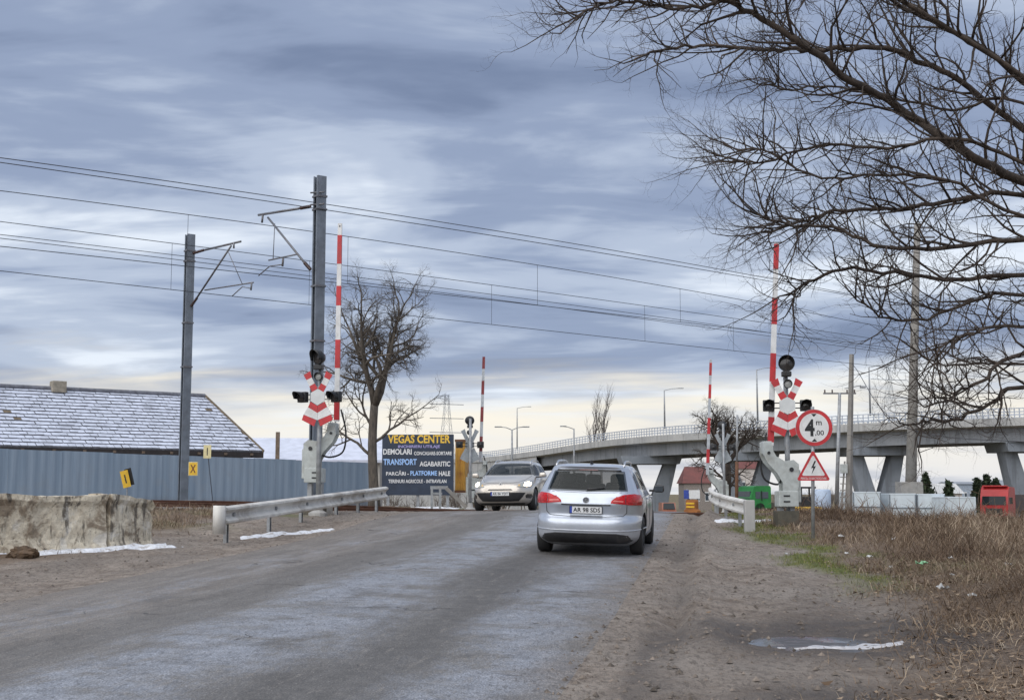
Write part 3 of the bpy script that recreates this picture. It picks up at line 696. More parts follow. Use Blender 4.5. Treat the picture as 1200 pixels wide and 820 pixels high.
# ------------------------------------------------------------------ level-crossing signals and barriers
Z0 = (215, 475); ZS = 315.0
def zp(*pts): return [((x - Z0[0]) / ZS, (Z0[1] - y) / ZS) for x, y in pts]
BANDS = [('red', zp((98, 303), (150, 272), (165, 322), (122, 342))), ('white', zp((122, 342), (165, 322), (188, 368), (146, 392))), ('red', zp((146, 392), (188, 368), (213, 408), (170, 438))),
         ('red', zp((158, 512), (214, 545), (214, 600), (138, 555))), ('white', zp((138, 555), (214, 600), (214, 656), (104, 612))), ('red', zp((104, 612), (207, 656), (190, 705), (90, 655)))]
HEX = zp((215, 412), (272, 443), (272, 507), (215, 541), (158, 507), (158, 443))
def crossing_signal(px, Y, rz, ycross, label, hoods=True, sc=1.0, lamp_turn=0):
    x = xat(px, Y); b = (x, Y, g(x, Y)); zc_ = at(px, ycross, Y).z - b[2]
    t = thing('crossing_signal', label, 'crossing signal', b, rz, 'level crossing signals')
    MB().cyl((0, .16, -.3), (0, .16, zc_ + 1.05 * sc), .062, .055, 14).build('post', galv, t, True)
    MB().lathe([(.0, -.05), (.24, -.05), (.24, .06), (.13, .12), (.09, .3), (.08, .3)], 12, T(0, .16, 0)).build('foot', conc, t)
    M = T(0, -.03, zc_) @ Matrix.Scale(sc, 4); bk = MB(); MB().box((0, .05, zc_), (.1, .12, .5)).build('mounting', galv, t)
    for sgn in (1, -1):
        for col, pl_ in BANDS:
            q = [(p[0] * sgn, p[1]) for p in pl_]; q = q if sgn > 0 else q[::-1]
            MB().prism(q[::-1], M, .012).build('stripe', red_p if col == 'red' else white_p, t, fix=True)
            bk.prism(q[::-1], M @ T(0, .015, 0), .008)
    MB().prism(HEX, M @ T(0, -.004, 0), .016).build('centre_plate', simple('plate_grey_white', (.58, .60, .60), .5, 0, .06), t, fix=True)
    bk.prism(HEX, M @ T(0, .015, 0), .008); bk.build('backing', back_m, t, fix=True)
    def lamp(cx, cy, cz, r, turn, name, lens, hood=.24, box=False):
        Mh = T(cx, cy, cz) @ RZ(turn) @ RX(math.pi / 2)
        o = MB()
        if box: o.bbox((0, 0, -.07), (r * 2.1, r * 2.1, .14), .02)
        o2 = MB()
        if box: o2.v = [tuple(Mh @ Vector(v)) for v in o.v]; o2.f = o.f; o2.m = o.m
        o2.lathe([(.001, -.16), (r * .6, -.15), (r, -.03), (r * 1.02, .02), (r * .9, .03), (r * .88, .012)], 22, Mh)
        body = o2.build(name, black_m, t, True)
        MB().lathe([(.001, .03), (r * .5, .022), (r * .86, .008)], 20, Mh).build('lens', lens, body, True)
        # visor: an open tube cut away at the bottom
        v = MB(); n = 15
        for j in range(n):
            a = math.pi * (-.12 + 1.24 * j / (n - 1))
            for z in (.01, hood * (.55 + .45 * math.sin(max(0, min(math.pi, a))))):
                v.v.append(tuple(Mh @ Vector((r * 1.03 * math.cos(a), r * 1.03 * math.sin(a), z))))
        for j in range(n - 1): v.f.append((2 * j, 2 * j + 2, 2 * j + 3, 2 * j + 1)); v.m.append(0)
        vo = v.build('visor', black_m, body, True); md = vo.modifiers.new('solid', 'SOLIDIFY'); md.thickness = .006
    lamp(0, -.04, zc_ + .98 * sc, .185 * sc, lamp_turn, 'warning_bell_lamp', lens_dk, .2)
    MB().bbox((0, .02, zc_ + .74 * sc), (.22 * sc, .2, .12), .02).build('lamp_bracket', black_m, t)
    lamp(.02, -.05, zc_ + .50 * sc, .10 * sc, lamp_turn * .3, 'white_lamp', lens_gr, .09)
    for s in (-1, 1):
        lamp(s * .43 * sc, -.02, zc_ - .0 * sc, .125 * sc, lamp_turn * .7, 'flashing_light', lens_dk, .26, True)
        for dz in (-.06, .06): MB().beam((s * .1, .03, zc_ + dz), (s * .40 * sc, .03, zc_ + dz), .02, .025).build('side_arm', black_m, t)
    return t
crossing_signal(921, 29.9, R(-4), 475, 'crossing signal with striped cross and four lamps right of the road', lamp_turn=R(-6))
crossing_signal(373.5, 31.75, R(-8), 465, 'crossing signal with striped cross in front of the tall mast', lamp_turn=R(-38))
crossing_signal(551, 52, R(188), 521, 'crossing signal seen from its grey back beside the oncoming car', lamp_turn=0)
crossing_signal(845, 57.5, R(182), 524, 'crossing signal seen from its grey back beyond the right guardrail', lamp_turn=0)

def hose(parent, pts, r=.025):
    # smooth curve through points
    out = []
    pts = [Vector(p) for p in pts]; q = [pts[0] * 2 - pts[1]] + pts + [pts[-1] * 2 - pts[-2]]
    for i in range(1, len(q) - 2):
        for k in range(6):
            s = k / 6; a, b, c, d = q[i - 1], q[i], q[i + 1], q[i + 2]
            out.append(.5 * ((2 * b) + (c - a) * s + (2 * a - 5 * b + 4 * c - d) * s * s + (3 * b - a - 3 * c + d) * s ** 3))
    out.append(pts[-1]); return MB().tube(out, r, 8).build('hose', black_rub, parent, True)
def barrier(px, Y, rz, side, boom_px, label, ped=.8, sc=1.0, back=False):
    """side: +1 boom to the right of the housing as seen from here; boom_px: (px, bottom y, top px, top y)"""
    x = xat(px, Y); b = (x, Y, g(x, Y)); t = thing('level_crossing_barrier', label, 'crossing barrier', b, rz, 'level crossing barriers'); s = side
    mm = mach_m
    for q in (-.12, .14): MB().box((q * s, 0, ped / 2 - .1), (.11, .2, ped + .2)).build('pedestal_post', galv, t)
    MB().bbox((0, .02, .16), (.5, .42, .36), .02).build('base_box', mach_dk, t)
    z = ped
    MB().bbox((.0 * s, -.05, z + .19), (.46 * sc, .40, .36), .02).build('drive_housing', mm, t)
    for dz in (.13, .26): MB().bbox((.05 * s, -.256, z + dz), (.15, .014, .035), .004).build('slot', black_m, t)
    MB().bbox((-.27 * s, .02, z + .48), (.1, .34, .75), .03).build('side_cover', mm, t)
    prof = [(-.20, .30), (-.26, .55), (-.26, .98), (-.14, 1.08), (.05, 1.04), (.26, 1.16), (.33, 1.28), (.34, 1.42), (.54, 1.42), (.56, 1.20), (.48, 1.02), (.24, .76), (.12, .55), (.12, .30)]
    for yo in (-.22, .10): MB().prism([(p[0] * s, z + p[1]) for p in prof], T(0, yo, 0), .05).build('side_plate', mm, t, fix=True)
    for (cx, cz, r) in ((-.08, .86, .05), (.44, 1.24, .035)): MB().cyl((cx * s, -.25, z + cz), (cx * s, -.21, z + cz), r, n=12).build('pivot_bolt', black_m, t)
    MB().bbox((-.06 * s, -.03, z + .68), (.26, .24, .4), .08).build('counterweight_cover', mm, t)
    MB().bbox((.44 * s, -.04, z + 1.36), (.2, .22, .30), .02).build('boom_clamp', mm, t)
    MB().bbox((.44 * s, .15, z + 1.42), (.14, .34, .16), .02).build('boom_carrier', mm, t)
    # boom
    bx0, by0, bx1, by1 = boom_px; yb = -1 if back else 1
    a = at(bx0, by0, Y + yb * .3) ; e = at(bx1, by1, Y + yb * .3); Mi = (T(*b) @ RZ(rz)).inverted(); a = Mi @ a; e = Mi @ e
    d = e - a; L = d.length
    bo = MB(); nse = 10; hw0, hw1 = .066, .052
    dn = d.normalized(); rt = dn.cross(Vector((0, 1, 0))).normalized(); fw = rt.cross(dn)
    def seg(k0, k1, ex, mat, nm, par):
        m_ = MB(); A = a + d * k0; B = a + d * k1
        for p, k in ((A, k0), (B, k1)):
            w_ = hw0 + (hw1 - hw0) * k + ex; th = .03 + ex
            for u_, v_ in ((-1, -1), (1, -1), (1, 1), (-1, 1)): m_.v.append(tuple(p + rt * (u_ * w_) + fw * (v_ * th)))
        m_.f = [(0, 3, 2, 1), (4, 5, 6, 7), (0, 1, 5, 4), (1, 2, 6, 5), (2, 3, 7, 6), (3, 0, 4, 7)]; m_.m = [0] * 6
        return m_.build(nm, mat, par, fix=True)
    boom = seg(0, 1, 0, white_bk if back else white_p, 'boom', t)
    for k0, k1 in back_bands if back else bands: seg(k0, k1, .003, red_dk if back == 2 else red_p, 'red_band', boom)
    MB().cyl(tuple(a + d * .985 - fw * .035), tuple(a + d * .985 - fw * .02), .02, n=10).build('tip_lamp', black_m, boom)
    hose(t, [a + d * .06 + Vector((.12 * s, -.05, 0)), a + Vector((.26 * s, -.08, -.25)), a + Vector((.2 * s, -.08, -.75)), a + Vector((-.12 * s, -.1, -.9)), (.12 * s, -.2, z + .72)], .024)
    return t
bands = [(.02, .17), (.25, .40), (.55, .68), (.80, .945)]
back_bands = [(.04, .16), (.30, .44), (.58, .72), (.86, 1.0)]
lb = (394.5, 494, 398.5, 262)
bands = [((494 - a) / 232, (494 - b) / 232) for a, b in ((492, 461), (432, 399), (359, 336), (310, 276))]
barrier(372, 32.3, R(-6), 1, lb, 'raised red and white barrier with grey drive in front of the tall mast', ped=.80)
bands = [((522 - a) / 237, (522 - b) / 237) for a, b in ((518, 489), (448, 415), (381, 350), (316, 286))]
barrier(917, 29.7, R(4), -1, (903, 522, 910, 285), 'raised red and white barrier beside the height limit sign', ped=.42)
back_bands = [(.10, .24), (.38, .52), (.64, .77), (.885, 1.0)]
barrier(556, 52.6, R(180), -1, (563, 541, 567, 418), 'raised barrier beside the oncoming car, far left of the crossing', ped=.5, back=2)
back_bands = [(.10, .22), (.35, .49), (.66, .78), (.86, .97)]
barrier(842, 58, R(180), 1, (829, 556, 833, 421), 'raised barrier beyond the right guardrail, far right of the crossing', ped=.5, back=1)

# ------------------------------------------------------------------ height limit sign
sb = at(953, 624, 25.4); sx, sy = sb.x, 25.4
t = thing('height_limit_sign', 'round 4 metre height limit sign with an electric danger triangle below', 'traffic sign', (sx, sy, g(sx, sy)), R(-2))
zr = at(958, 501, sy).z - t.location.z; zt = at(955, 548, sy).z - t.location.z; ox = .07
MB().cyl((0, .05, -.25), (.06, .05, zr + .42), .035, n=12).build('pole', galv, t, True)
def disc(r, y, d, n=48, cx=ox, cz=0): return MB().lathe([(.001, 0), (r - .006, 0), (r, .004), (r, d), (.001, d)], n, T(cx, y + d, cz) @ RX(math.pi / 2))
disc(.365, 0, .014, cz=zr).build('rim_plate', back_m, t); disc(.36, -.005, .006, cz=zr).build('red_ring', red_p, t); disc(.288, -.009, .005, cz=zr).build('white_disc', white_p, t)
tx = lambda key, x0, x1, z0, z1: text_on(key, 'lettering', black_m, t, ox + x0, ox + x1, zr + z0, zr + z1, -.0105)
tx('four', -.185, .01, -.17, .17); tx('m', .04, .15, .05, .13); tx('oo', .015, .19, -.165, -.05)
for sg in (1, -1): MB().prism([(ox - .055, zr + sg * .275), (ox + .055, zr + sg * .275), (ox, zr + sg * .215)], T(0, -.0115, 0), .004).build('arrow_mark', black_m, t, fix=True)
def rtri(hw, z0, z1, r, cx):
    pts = [(cx - hw, z0), (cx + hw, z0), (cx, z1)]; out = []
    for i, p in enumerate(pts):
        for q in (pts[i - 1], pts[(i + 1) % 3]):
            d = Vector((q[0] - p[0], q[1] - p[1])).normalized(); out.append((p[0] + d.x * r, p[1] + d.y * r))
    return out
cx = .035
MB().prism(rtri(.335, zt - .25, zt + .36, .04, cx), T(0, .001, 0), .014).build('triangle_plate', red_p, t, fix=True)
MB().prism(rtri(.235, zt - .155, zt + .26, .03, cx), T(0, -.004, 0), .008).build('triangle_face', white_p, t, fix=True)
MB().prism([(cx + .025, zt + .14), (cx - .045, zt - .005), (cx + .0, zt + .005), (cx - .035, zt - .12), (cx + .05, zt + .035), (cx + .005, zt + .03), (cx + .055, zt + .14)], T(0, -.008, 0), .006).build('lightning_mark', black_m, t, fix=True)
text_on('el', 'lettering', white_p, t, cx - .25, cx + .25, zt - .225, zt - .185, -.003)
for zz in (zr + .12, zr - .12, zt - .05): MB().bbox((.045, .03, zz), (.14, .05, .04), .005).build('pole_clamp', galv, t)

# ------------------------------------------------------------------ small track signs on the left
w = at(147, 561, 30.2); t = thing('track_marker', 'tilted yellow marker with a black back behind the concrete parapet', 'sign', (w.x, w.y, g(w.x, w.y)), R(12), 'small yellow track signs')
h = w.z - t.location.z
MB().cyl((.06, .06, -.2), (.03, .05, h), .015, n=8).build('stake', galv, t)
Mt = T(0, 0, h) @ RY(R(-14)); MB().prism([(-.09, -.2), (.09, -.2), (.09, .2), (-.09, .2)], Mt, .015).build('plate', yellow_p, t, fix=True)
MB().prism([(-.012, -.1), (.016, -.1), (.012, .1), (-.016, .1)], Mt @ T(0, -.006, 0), .004).build('mark', black_m, t, fix=True)
MB().prism([(-.09, -.2), (.10, -.2), (.10, .2), (-.09, .2)], Mt @ T(.08, .06, .03) @ RZ(R(-35)), .02).build('rear_plate', black_m, t, fix=True)
w = at(243, 529, 40.5); t = thing('track_marker', 'small cream marker on a thin stake beside the shorter mast', 'sign', (w.x + .15, w.y, g(w.x, w.y)), 0, 'small yellow track signs')
h = w.z - t.location.z; MB().cyl((.1, .03, -.2), (-.15, .03, h), .016, n=8).build('stake', mast_dk, t); MB().bbox((-.15, 0, h), (.24, .02, .42), .004).build('plate', cream_p, t); MB().box((-.15, -.0125, h), (.03, .004, .24)).build('mark', black_m, t)

# ------------------------------------------------------------------ crumbling concrete parapet on the left
def parapet_mat():
    m = Mat('parapet_concrete'); P_ = m.pos(); n1 = m.noise(P_, 1.6, 6, .65, .6); n2 = m.noise(P_, 6, 6, .7); z = m.noise(m.map(P_, (7, 7, 1.3)), 1.0, 4, .6)
    c = m.mix(m.ss(n2, .3, .7), (.46, .40, .31), (.68, .62, .50)); c = m.mix(m.math('MULTIPLY', m.ss(n1, .50, .60), .8), c, (.17, .125, .085))
    c = m.mix(m.math('MULTIPLY', m.ss(z, .54, .64), .8), c, (.055, .047, .04)); c = m.mix(m.math('MULTIPLY', m.ss(m.noise(P_, 15, 5, .75), .55, .66), .6), c, (.12, .095, .07)); c = m.mix(m.math('MULTIPLY', m.ss(n1, .44, .36), .5), c, (.70, .68, .63))
    m.set('Base Color', c).set('Roughness', .9); m.bump(m.math('ADD', n2, m.math('MULTIPLY', n1, 1.5)), .8, .06); return m.m
par_m = parapet_mat()
def rough_block(a, b, h0, h1, depth, label, seed, broken=False):
    """weathered block from a to b (plan), front face on the right-hand side"""
    a = Vector((*a, 0)); b = Vector((*b, 0)); d = b - a; L = d.length; tg = d.normalized(); nr = Vector((tg.y, -tg.x, 0))
    base = (a.x, a.y, g(a.x, a.y)); nx = int(L / .07); nz = 12; ny = 5; mb = MB()
    ring = [('f', k / nz) for k in range(nz)] + [('t', k / ny) for k in range(ny)] + [('b', 1 - k / nz) for k in range(nz + 1)]
    for i in range(nx + 1):
        s = i / nx; p = a + d * s; zb = g(p.x, p.y) - .15; H = h0 + (h1 - h0) * s
        H += .05 * (float(fnoise(s * L * 1.3, seed, 4)) - .5) + .035 * (float(vnoise(s * L * 6, seed, 4)) - .5)
        if broken: H -= .18 * float(sstep(.93, 1, s)) * (.6 + .8 * float(vnoise(s * 40, 1, 2)))
        for w_, k in ring:
            if w_ == 'f': o, z = 0, k
            elif w_ == 't': o, z = k, 1
            else: o, z = 1, k
            Q = p - nr * (o * depth)
            n = (float(fnoise(s * L * 2.1 + 5, z * 2.4 + o * 3, seed, 4)) - .5)
            ero = .16 * n + .05 * (float(fnoise(s * L * 11, z * 7 + o, seed + 7, 3)) - .5) * .6 - .014 * float(sstep(.55, .8, vnoise(s * L * 5.5, seed, 6))) * (1 if .25 < z < .85 else 0) - .10 * float(sstep(.60, .72, fnoise(s * L * 1.1, z * 1.2 + 9, seed + 4, 3))) * (1 if w_ == 'f' else .3)
            if z < .28 and w_ == 'f': ero += .07 * (1 - float(sstep(.16, .28, z)))
            if z > .86 and w_ != 'b': ero += .05
            Q = Q + nr * ero + tg * ((1 if i == nx else 0) * .12 * n)
            mb.v.append((Q.x - base[0], Q.y - base[1], zb + (H + .15) * z - base[2] + (.05 * n if w_ == 't' else 0)))
    n = len(ring)
    for i in range(nx):
        for k in range(n - 1): mb.f.append((i * n + k, (i + 1) * n + k, (i + 1) * n + k + 1, i * n + k + 1)); mb.m.append(0)
    mb.f.append(tuple(range(n))); mb.f.append(tuple(range(nx * n + n - 1, nx * n - 1, -1))); mb.m += [0, 0]
    o = mb.build('concrete_parapet', par_m, None, False, fix=True); o.location = base; return tag(o, label, 'wall', 'crumbling concrete parapet blocks')
q0 = at(-190, 640, 20.0); q1 = at(124, 634, 23.0); q2 = at(128, 634, 23.05); q3 = at(180, 632, 24.1)
hq = lambda px, py, Y: at(px, py, Y).z - g(at(px, py, Y).x, Y)
rough_block((q0.x, 20.0), (q1.x, 23.0), hq(-100, 577, 20.5), hq(124, 580, 23.0), .55, 'long crumbling pale concrete parapet block at the left edge', 2)
rough_block((q2.x, 23.06), (q3.x, 24.1), hq(128, 579, 23), hq(176, 585, 24), .55, 'short stained concrete parapet block with a broken right end', 5, True)
w = at(28, 634, 21.3); mb = MB(); bm = bmesh.new(); bmesh.ops.create_icosphere(bm, subdivisions=4, radius=1)
for v in bm.verts:
    k = .75 + .9 * (float(fnoise(v.co.x * 3 + 9, v.co.y * 3 + v.co.z * 2.3, 8)) - .3) + .5 * (float(fnoise(v.co.x * 1.5 + 4, v.co.y * 1.5 + v.co.z, 3)) - .5); v.co = Vector((v.co.x * .26 * k, v.co.y * .18 * k, v.co.z * .15 * k))
bm.verts.index_update(); mb.add([v.co for v in bm.verts], [[v.index for v in f.verts] for f in bm.faces]); bm.free()
o = mb.build('clod', simple('clod_earth', (.10, .065, .04), .95, 0, .35, 8, bump=.8), None, False); o.location = (w.x, w.y, g(w.x, w.y) + .03); tag(o, 'dark clod of earth at the foot of the long concrete block', 'clod')

# ------------------------------------------------------------------ blue sheet-metal fence
def fence_mat():
    m = Mat('fence_sheet'); P_ = m.pos(); n = m.noise(m.map(P_, (3, 3, .25)), 1, 5, .6); n2 = m.noise(P_, 1.1, 5, .65)
    c = m.mix(m.ss(n, .3, .7), (.20, .27, .355), (.265, .335, .42)); c = m.mix(m.math('MULTIPLY', m.ss(n2, .55, .7), .35), c, (.25, .29, .33))
    z = m.sep(P_)[2]; c = m.mix(m.math('MULTIPLY', m.ss(m.math('ADD', z, m.math('MULTIPLY', n, .5)), 1.5, 1.0), .55), c, (.14, .12, .10))
    m.set('Base Color', c).set('Roughness', .5).set('Metallic', .15); return m.m
fm = fence_mat()
ft = thing('sheet_metal_fence', 'long blue-grey corrugated sheet fence in front of the house', 'fence', (-18 - .8 * 7, 45 - .6 * 7, 0), math.atan2(.6, .8))
f0 = at(0, 525.5, 45); f1 = at(441, 542.5, 54.2); fl = Vector((f1.x - f0.x, f1.y - f0.y)).length
ft.location = (f0.x - .8 * 7.2, f0.y - .6 * 7.2, 0); ft.rotation_euler.z = math.atan2(f1.y - f0.y, f1.x - f0.x)
np_ = 12; pw_ = (fl + 7.2) / np_
for i in range(np_):
    s0 = i * pw_; mb = MB(); nc = int(pw_ / .085); wx = lambda s: ft.location.x + math.cos(ft.rotation_euler.z) * s
    for j in range(nc + 1):
        s = s0 + pw_ * j / nc * .998; yo = (-.006 if (j // 2) % 2 else .006) + (i % 2) * .008
        zt_ = f0.z + (f1.z - f0.z) * (s - 7.2) / fl + [.0, .012, -.01, .006][i % 4]; zb = .25
        mb.v += [(s, yo, zb), (s, yo, zt_)]
    for j in range(nc): mb.f.append((2 * j, 2 * j + 2, 2 * j + 3, 2 * j + 1)); mb.m.append(0)
    mb.build('sheet_panel', fm, ft)
MB().beam((0, .06, f0.z - .25), (fl + 7.2, .06, f1.z - .25), .05, .06).build('rail', galv, ft)
# ------------------------------------------------------------------ house with a snowy tiled roof behind the fence
er = at(299, 529, 58); ezz = er.z; hx, hy = er.x, er.y
ang = math.atan2(TD[1], TD[0])
ht = thing('house', 'low house behind the blue fence, its tiled roof dusted with snow', 'house', (hx, hy, g(hx, hy)), ang)
bz = ht.location.z; EZ = ezz - bz; rd = 3.5; rp = at(250, 466, hy + 2.8).z - bz; LEN = 20.0; HIP = 1.25
plaster = simple('old_plaster', (.42, .40, .36), .9, 0, .15, 1.5, dirt=(.25, .22, .2), dirt_amt=.5)
dark_tile = simple('dark_tile', (.15, .155, .18), .8, 0, .3, 6); snow_tile = simple('snowy_tile', (.53, .57, .67), .8, 0, .12, 3, dirt=(.30, .32, .38), dirt_amt=.55)
moss_t = simple('mossy_tile', (.14, .11, .075), .9, 0, .3, 6)
# local frame: x along the tracks (0 = right end, negative to the left), y away from the camera
MB().box((-LEN / 2 - .3, rd, EZ / 2 - .35), (LEN - .2, 2 * rd - .8, EZ + .5)).build('wall', plaster, ht)
gb = MB(); gb.prism([(0, 0), (rd, rp - EZ), (2 * rd, 0)], Matrix(((0, -1, 0, 0), (1, 0, 0, 0), (0, 0, 1, 0), (0, 0, 0, 1))), .05)
def roof_slope(front):
    mb = MB(); rows = 17; cols = 62; sl = math.hypot(rd, rp - EZ)
    for r in range(rows):
        for c in range(cols):
            k0 = r / rows; k1 = (r + 1.25) / rows
            def pt(xx, k, lift):
                y = -.25 + (rd + .25) * k if front else 2 * rd + .25 - (rd + .25) * k
                hip = min(xx, .25 - HIP * k)
                return (hip, y, EZ + (rp - EZ) * k * 1.0 + lift)
            w_ = LEN / cols; j = (rng.random() - .5) * .05
            rt_edge0 = .0 - 1.2 * k0; x1 = -c * w_ + .25 - (r % 2) * w_ * .5 * (c > 0) + (rng.random() - .5) * .03; x0 = x1 - w_ * (.93 + .05 * rng.random())
            x1a = min(x1, .25 - 2.0 * k0 * .0); 
            lo = .06 + j * .5; up = .0
            k1c = min(k1, 1.0)
            mb.add([pt(x0, k0, 0), pt(x1, k0, 0), pt(x0, k0, lo), pt(x1, k0, lo), pt(x0, k1c, up), pt(x1, k1c, up)], [(2, 3, 5, 4)], 0 if (rng.random() > .006 and not (c < 2 and r > 12 and rng.random() < .7)) else 2)
            mb.add([pt(x0, k0, 0), pt(x1, k0, 0), pt(x0, k0, lo), pt(x1, k0, lo), pt(x0, k1c, up), pt(x1, k1c, up)], [(0, 1, 3, 2), (0, 2, 4), (1, 5, 3)], 1)
    o = mb.build('roof_tiles', [snow_tile, dark_tile, moss_t], ht); o['kind'] = 'stuff'
    return o
roof_slope(True); roof_slope(False)
dk = MB(); dk.add([(-LEN, -.25, EZ - .03), (.25, -.25, EZ - .03), (.25 - HIP, rd, rp - .03), (-LEN, rd, rp - .03), (-LEN, 2 * rd + .25, EZ - .03), (.25, 2 * rd + .25, EZ - .03)], [(0, 1, 2, 3), (3, 2, 5, 4)]); dk.build('roof_deck', dark_tile, ht)
MB().add([(0, 0.15, EZ - .05), (0, 2 * rd - .15, EZ - .05), (-HIP + .2, rd, rp - .12)], [(0, 1, 2)]).build('hip_end', moss_t, ht)
MB().tube([(-LEN, rd, rp + .05), (.28 - HIP, rd, rp + .05)], .1, 8).build('ridge', dark_tile, ht)
MB().beam((.27, -.28, EZ - .03), (.27 - HIP, rd, rp + .02), .05, .2).build('verge_board', moss_t, ht); MB().beam((-LEN, -.22, EZ - .16), (.3, -.22, EZ - .16), .04, .26).build('eave_shadow_board', simple('eave_shadow_wood', (.035, .03, .03), .8, 0, .3, 5), ht)  # eave board made deep and near black for the shadow under the eaves
for i in range(16): MB().box((-i * 1.25 - .3, -.1, EZ - .14), (.1, .5, .1)).build('rafter_end', wood_m, ht)
cp_ = loc_of(ht, at(79, 452, 55)); MB().bbox((cp_.x, rd - .1, rp + .12), (.6, .5, .5), .02).build('chimney', simple('chimney_brick', (.28, .25, .2), .9, 0, .25, 6), ht)
MB().bbox((cp_.x - 3.1, rd - .2, rp + .3), (.5, .5, 1.0), .02).build('chimney', dark_tile, ht)
# low shed with a snow-covered roof further right
sw = at(445, 528, 76); st = thing('shed', 'long low shed with a snow-white roof behind the right end of the fence', 'shed', (sw.x, 76, g(sw.x, 76)), R(3)); sz = st.location.z
e1 = at(445, 542, 76).z - sz; e2 = at(400, 516, 80).z - sz
MB().box((-6, 2.2, e1 / 2 - .3), (12, 4, e1 + .6)).build('wall', plaster, st)
MB().add([(-12, -.2, e1), (.2, -.2, e1), (.2, 4.4, e2), (-12, 4.4, e2), (-12, -.2, e1 + .16), (.2, -.2, e1 + .16), (.2, 4.4, e2 + .16), (-12, 4.4, e2 + .16)], [(0, 3, 2, 1), (4, 5, 6, 7), (0, 1, 5, 4), (1, 2, 6, 5), (2, 3, 7, 6), (3, 0, 4, 7)]).build('snowy_roof', simple('roof_snow', (.52, .55, .64), .8, 0, .1, 2), st)
pv = loc_of(st, at(326, 530, 75.5)); MB().box((pv.x, -.5, e2 / 2), (.22, .22, e2 + .6)).build('post', wood_m, st)

# ------------------------------------------------------------------ billboard and the rusty yellow container beside it
bY = 64.0; bl = at(448, 507, bY); br = at(532, 511, bY); bb = at(448, 580, bY)
BW = br.x - bl.x; BH = at(490, 509, bY).z - at(490, 580, bY).z
gb_ = (bl.x, bY, at(490, 580, bY).z); bt = thing('billboard', 'dark blue billboard with yellow and white lettering behind the bare tree', 'billboard', gb_, R(-3))
navy = simple('billboard_navy', (.018, .03, .055), .45, 0, .2, 2)
MB().bbox((BW / 2, .05, BH / 2), (BW, .08, BH), .01).build('panel', navy, bt)
for x in (.3, BW * .5, BW - .3): MB().box((x, .18, BH / 2 - .9), (.14, .14, BH + 1.4)).build('post', galv, bt)
yel = simple('billboard_yellow', (.72, .46, .05), .5, 0, .15, 3); lil = simple('billboard_lilac', (.36, .33, .62), .5, 0, .15, 3); lbl = simple('billboard_blue', (.30, .48, .80), .5, 0, .12, 2)
def bx(a): return (a - 75) / 760 * BW
def bzz(y): return BH * (1 - (y - 88) / 640)
for key, mt, x0, x1, y0, y1 in (('t1', yel, 135, 800, 92, 180), ('t2', lil, 245, 690, 200, 238), ('t3', white_p, 86, 390, 240, 300), ('t4', white_p, 415, 815, 268, 306), ('t5', lbl, 90, 445, 345, 410), ('t6', white_p, 475, 800, 372, 425),
                               ('t7', white_p, 120, 362, 468, 520), ('t8', lbl, 378, 660, 472, 522), ('t9', white_p, 680, 800, 475, 525), ('t10', white_p, 145, 760, 562, 600)):
    text_on(key, 'lettering', mt, bt, bx(x0), bx(x1), bzz(y1), bzz(y0), .004)
cw = at(533, 577, 66); ct = thing('shipping_container', 'rusty yellow metal container end beside the billboard', 'container', (cw.x, 66, cw.z), R(-4))
cont_y = simple('container_yellow', (.50, .27, .045), .6, .1, .2, 1.6, dirt=(.24, .07, .03), dirt_amt=.9)
MB().bbox((.27, 1.5, 1.35), (.52, 3.0, 2.7), .03).build('body', cont_y, ct)
for i in range(4): MB().box((.09 + i * .12, -.015, 1.35), (.045, .03, 2.4)).build('rib', cont_y, ct)
for z in (.06, 2.66): MB().box((.27, -.03, z), (.56, .08, .12)).build('edge_beam', simple('rust', RUST, .8), ct)

# ------------------------------------------------------------------ viaduct
VP = [(380, 330, 532), (500, 265, 532), (560, 230, 530), (620, 200, 522), (700, 170, 508.5), (779, 152, 500), (885, 142, 493.5), (1035, 132, 484), (1200, 126, 477.5), (1330, 122, 474), (1500, 119, 470)]
VC = [at(a, c, b) for a, b, c in VP]
def spline(P_, n=8):
    q = [P_[0] * 2 - P_[1]] + P_ + [P_[-1] * 2 - P_[-2]]; out = []
    for i in range(1, len(q) - 2):
        for k in range(n):
            s = k / n; a, b, c, d = q[i - 1:i + 3]
            out.append(.5 * ((2 * b) + (c - a) * s + (2 * a - 5 * b + 4 * c - d) * s * s + (3 * b - a - 3 * c + d) * s ** 3))
    return out + [P_[-1]]
VS = spline(VC)
vt = thing('viaduct', 'long concrete road viaduct on V-shaped piers behind the crossing', 'bridge', (VS[40].x, VS[40].y, -1.2))
vb = Vector(vt.location)
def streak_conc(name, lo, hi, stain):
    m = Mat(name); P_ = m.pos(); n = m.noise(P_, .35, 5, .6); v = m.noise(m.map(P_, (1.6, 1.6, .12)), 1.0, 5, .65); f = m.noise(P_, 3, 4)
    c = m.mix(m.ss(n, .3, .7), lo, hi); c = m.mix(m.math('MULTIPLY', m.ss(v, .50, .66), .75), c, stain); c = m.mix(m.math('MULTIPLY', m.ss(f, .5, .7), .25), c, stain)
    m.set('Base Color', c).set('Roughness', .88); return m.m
deck_m = streak_conc('viaduct_concrete', (.33, .335, .335), (.42, .42, .41), (.22, .22, .22)); gird_m = streak_conc('viaduct_girder', (.18, .195, .215), (.25, .265, .285), (.13, .14, .155))
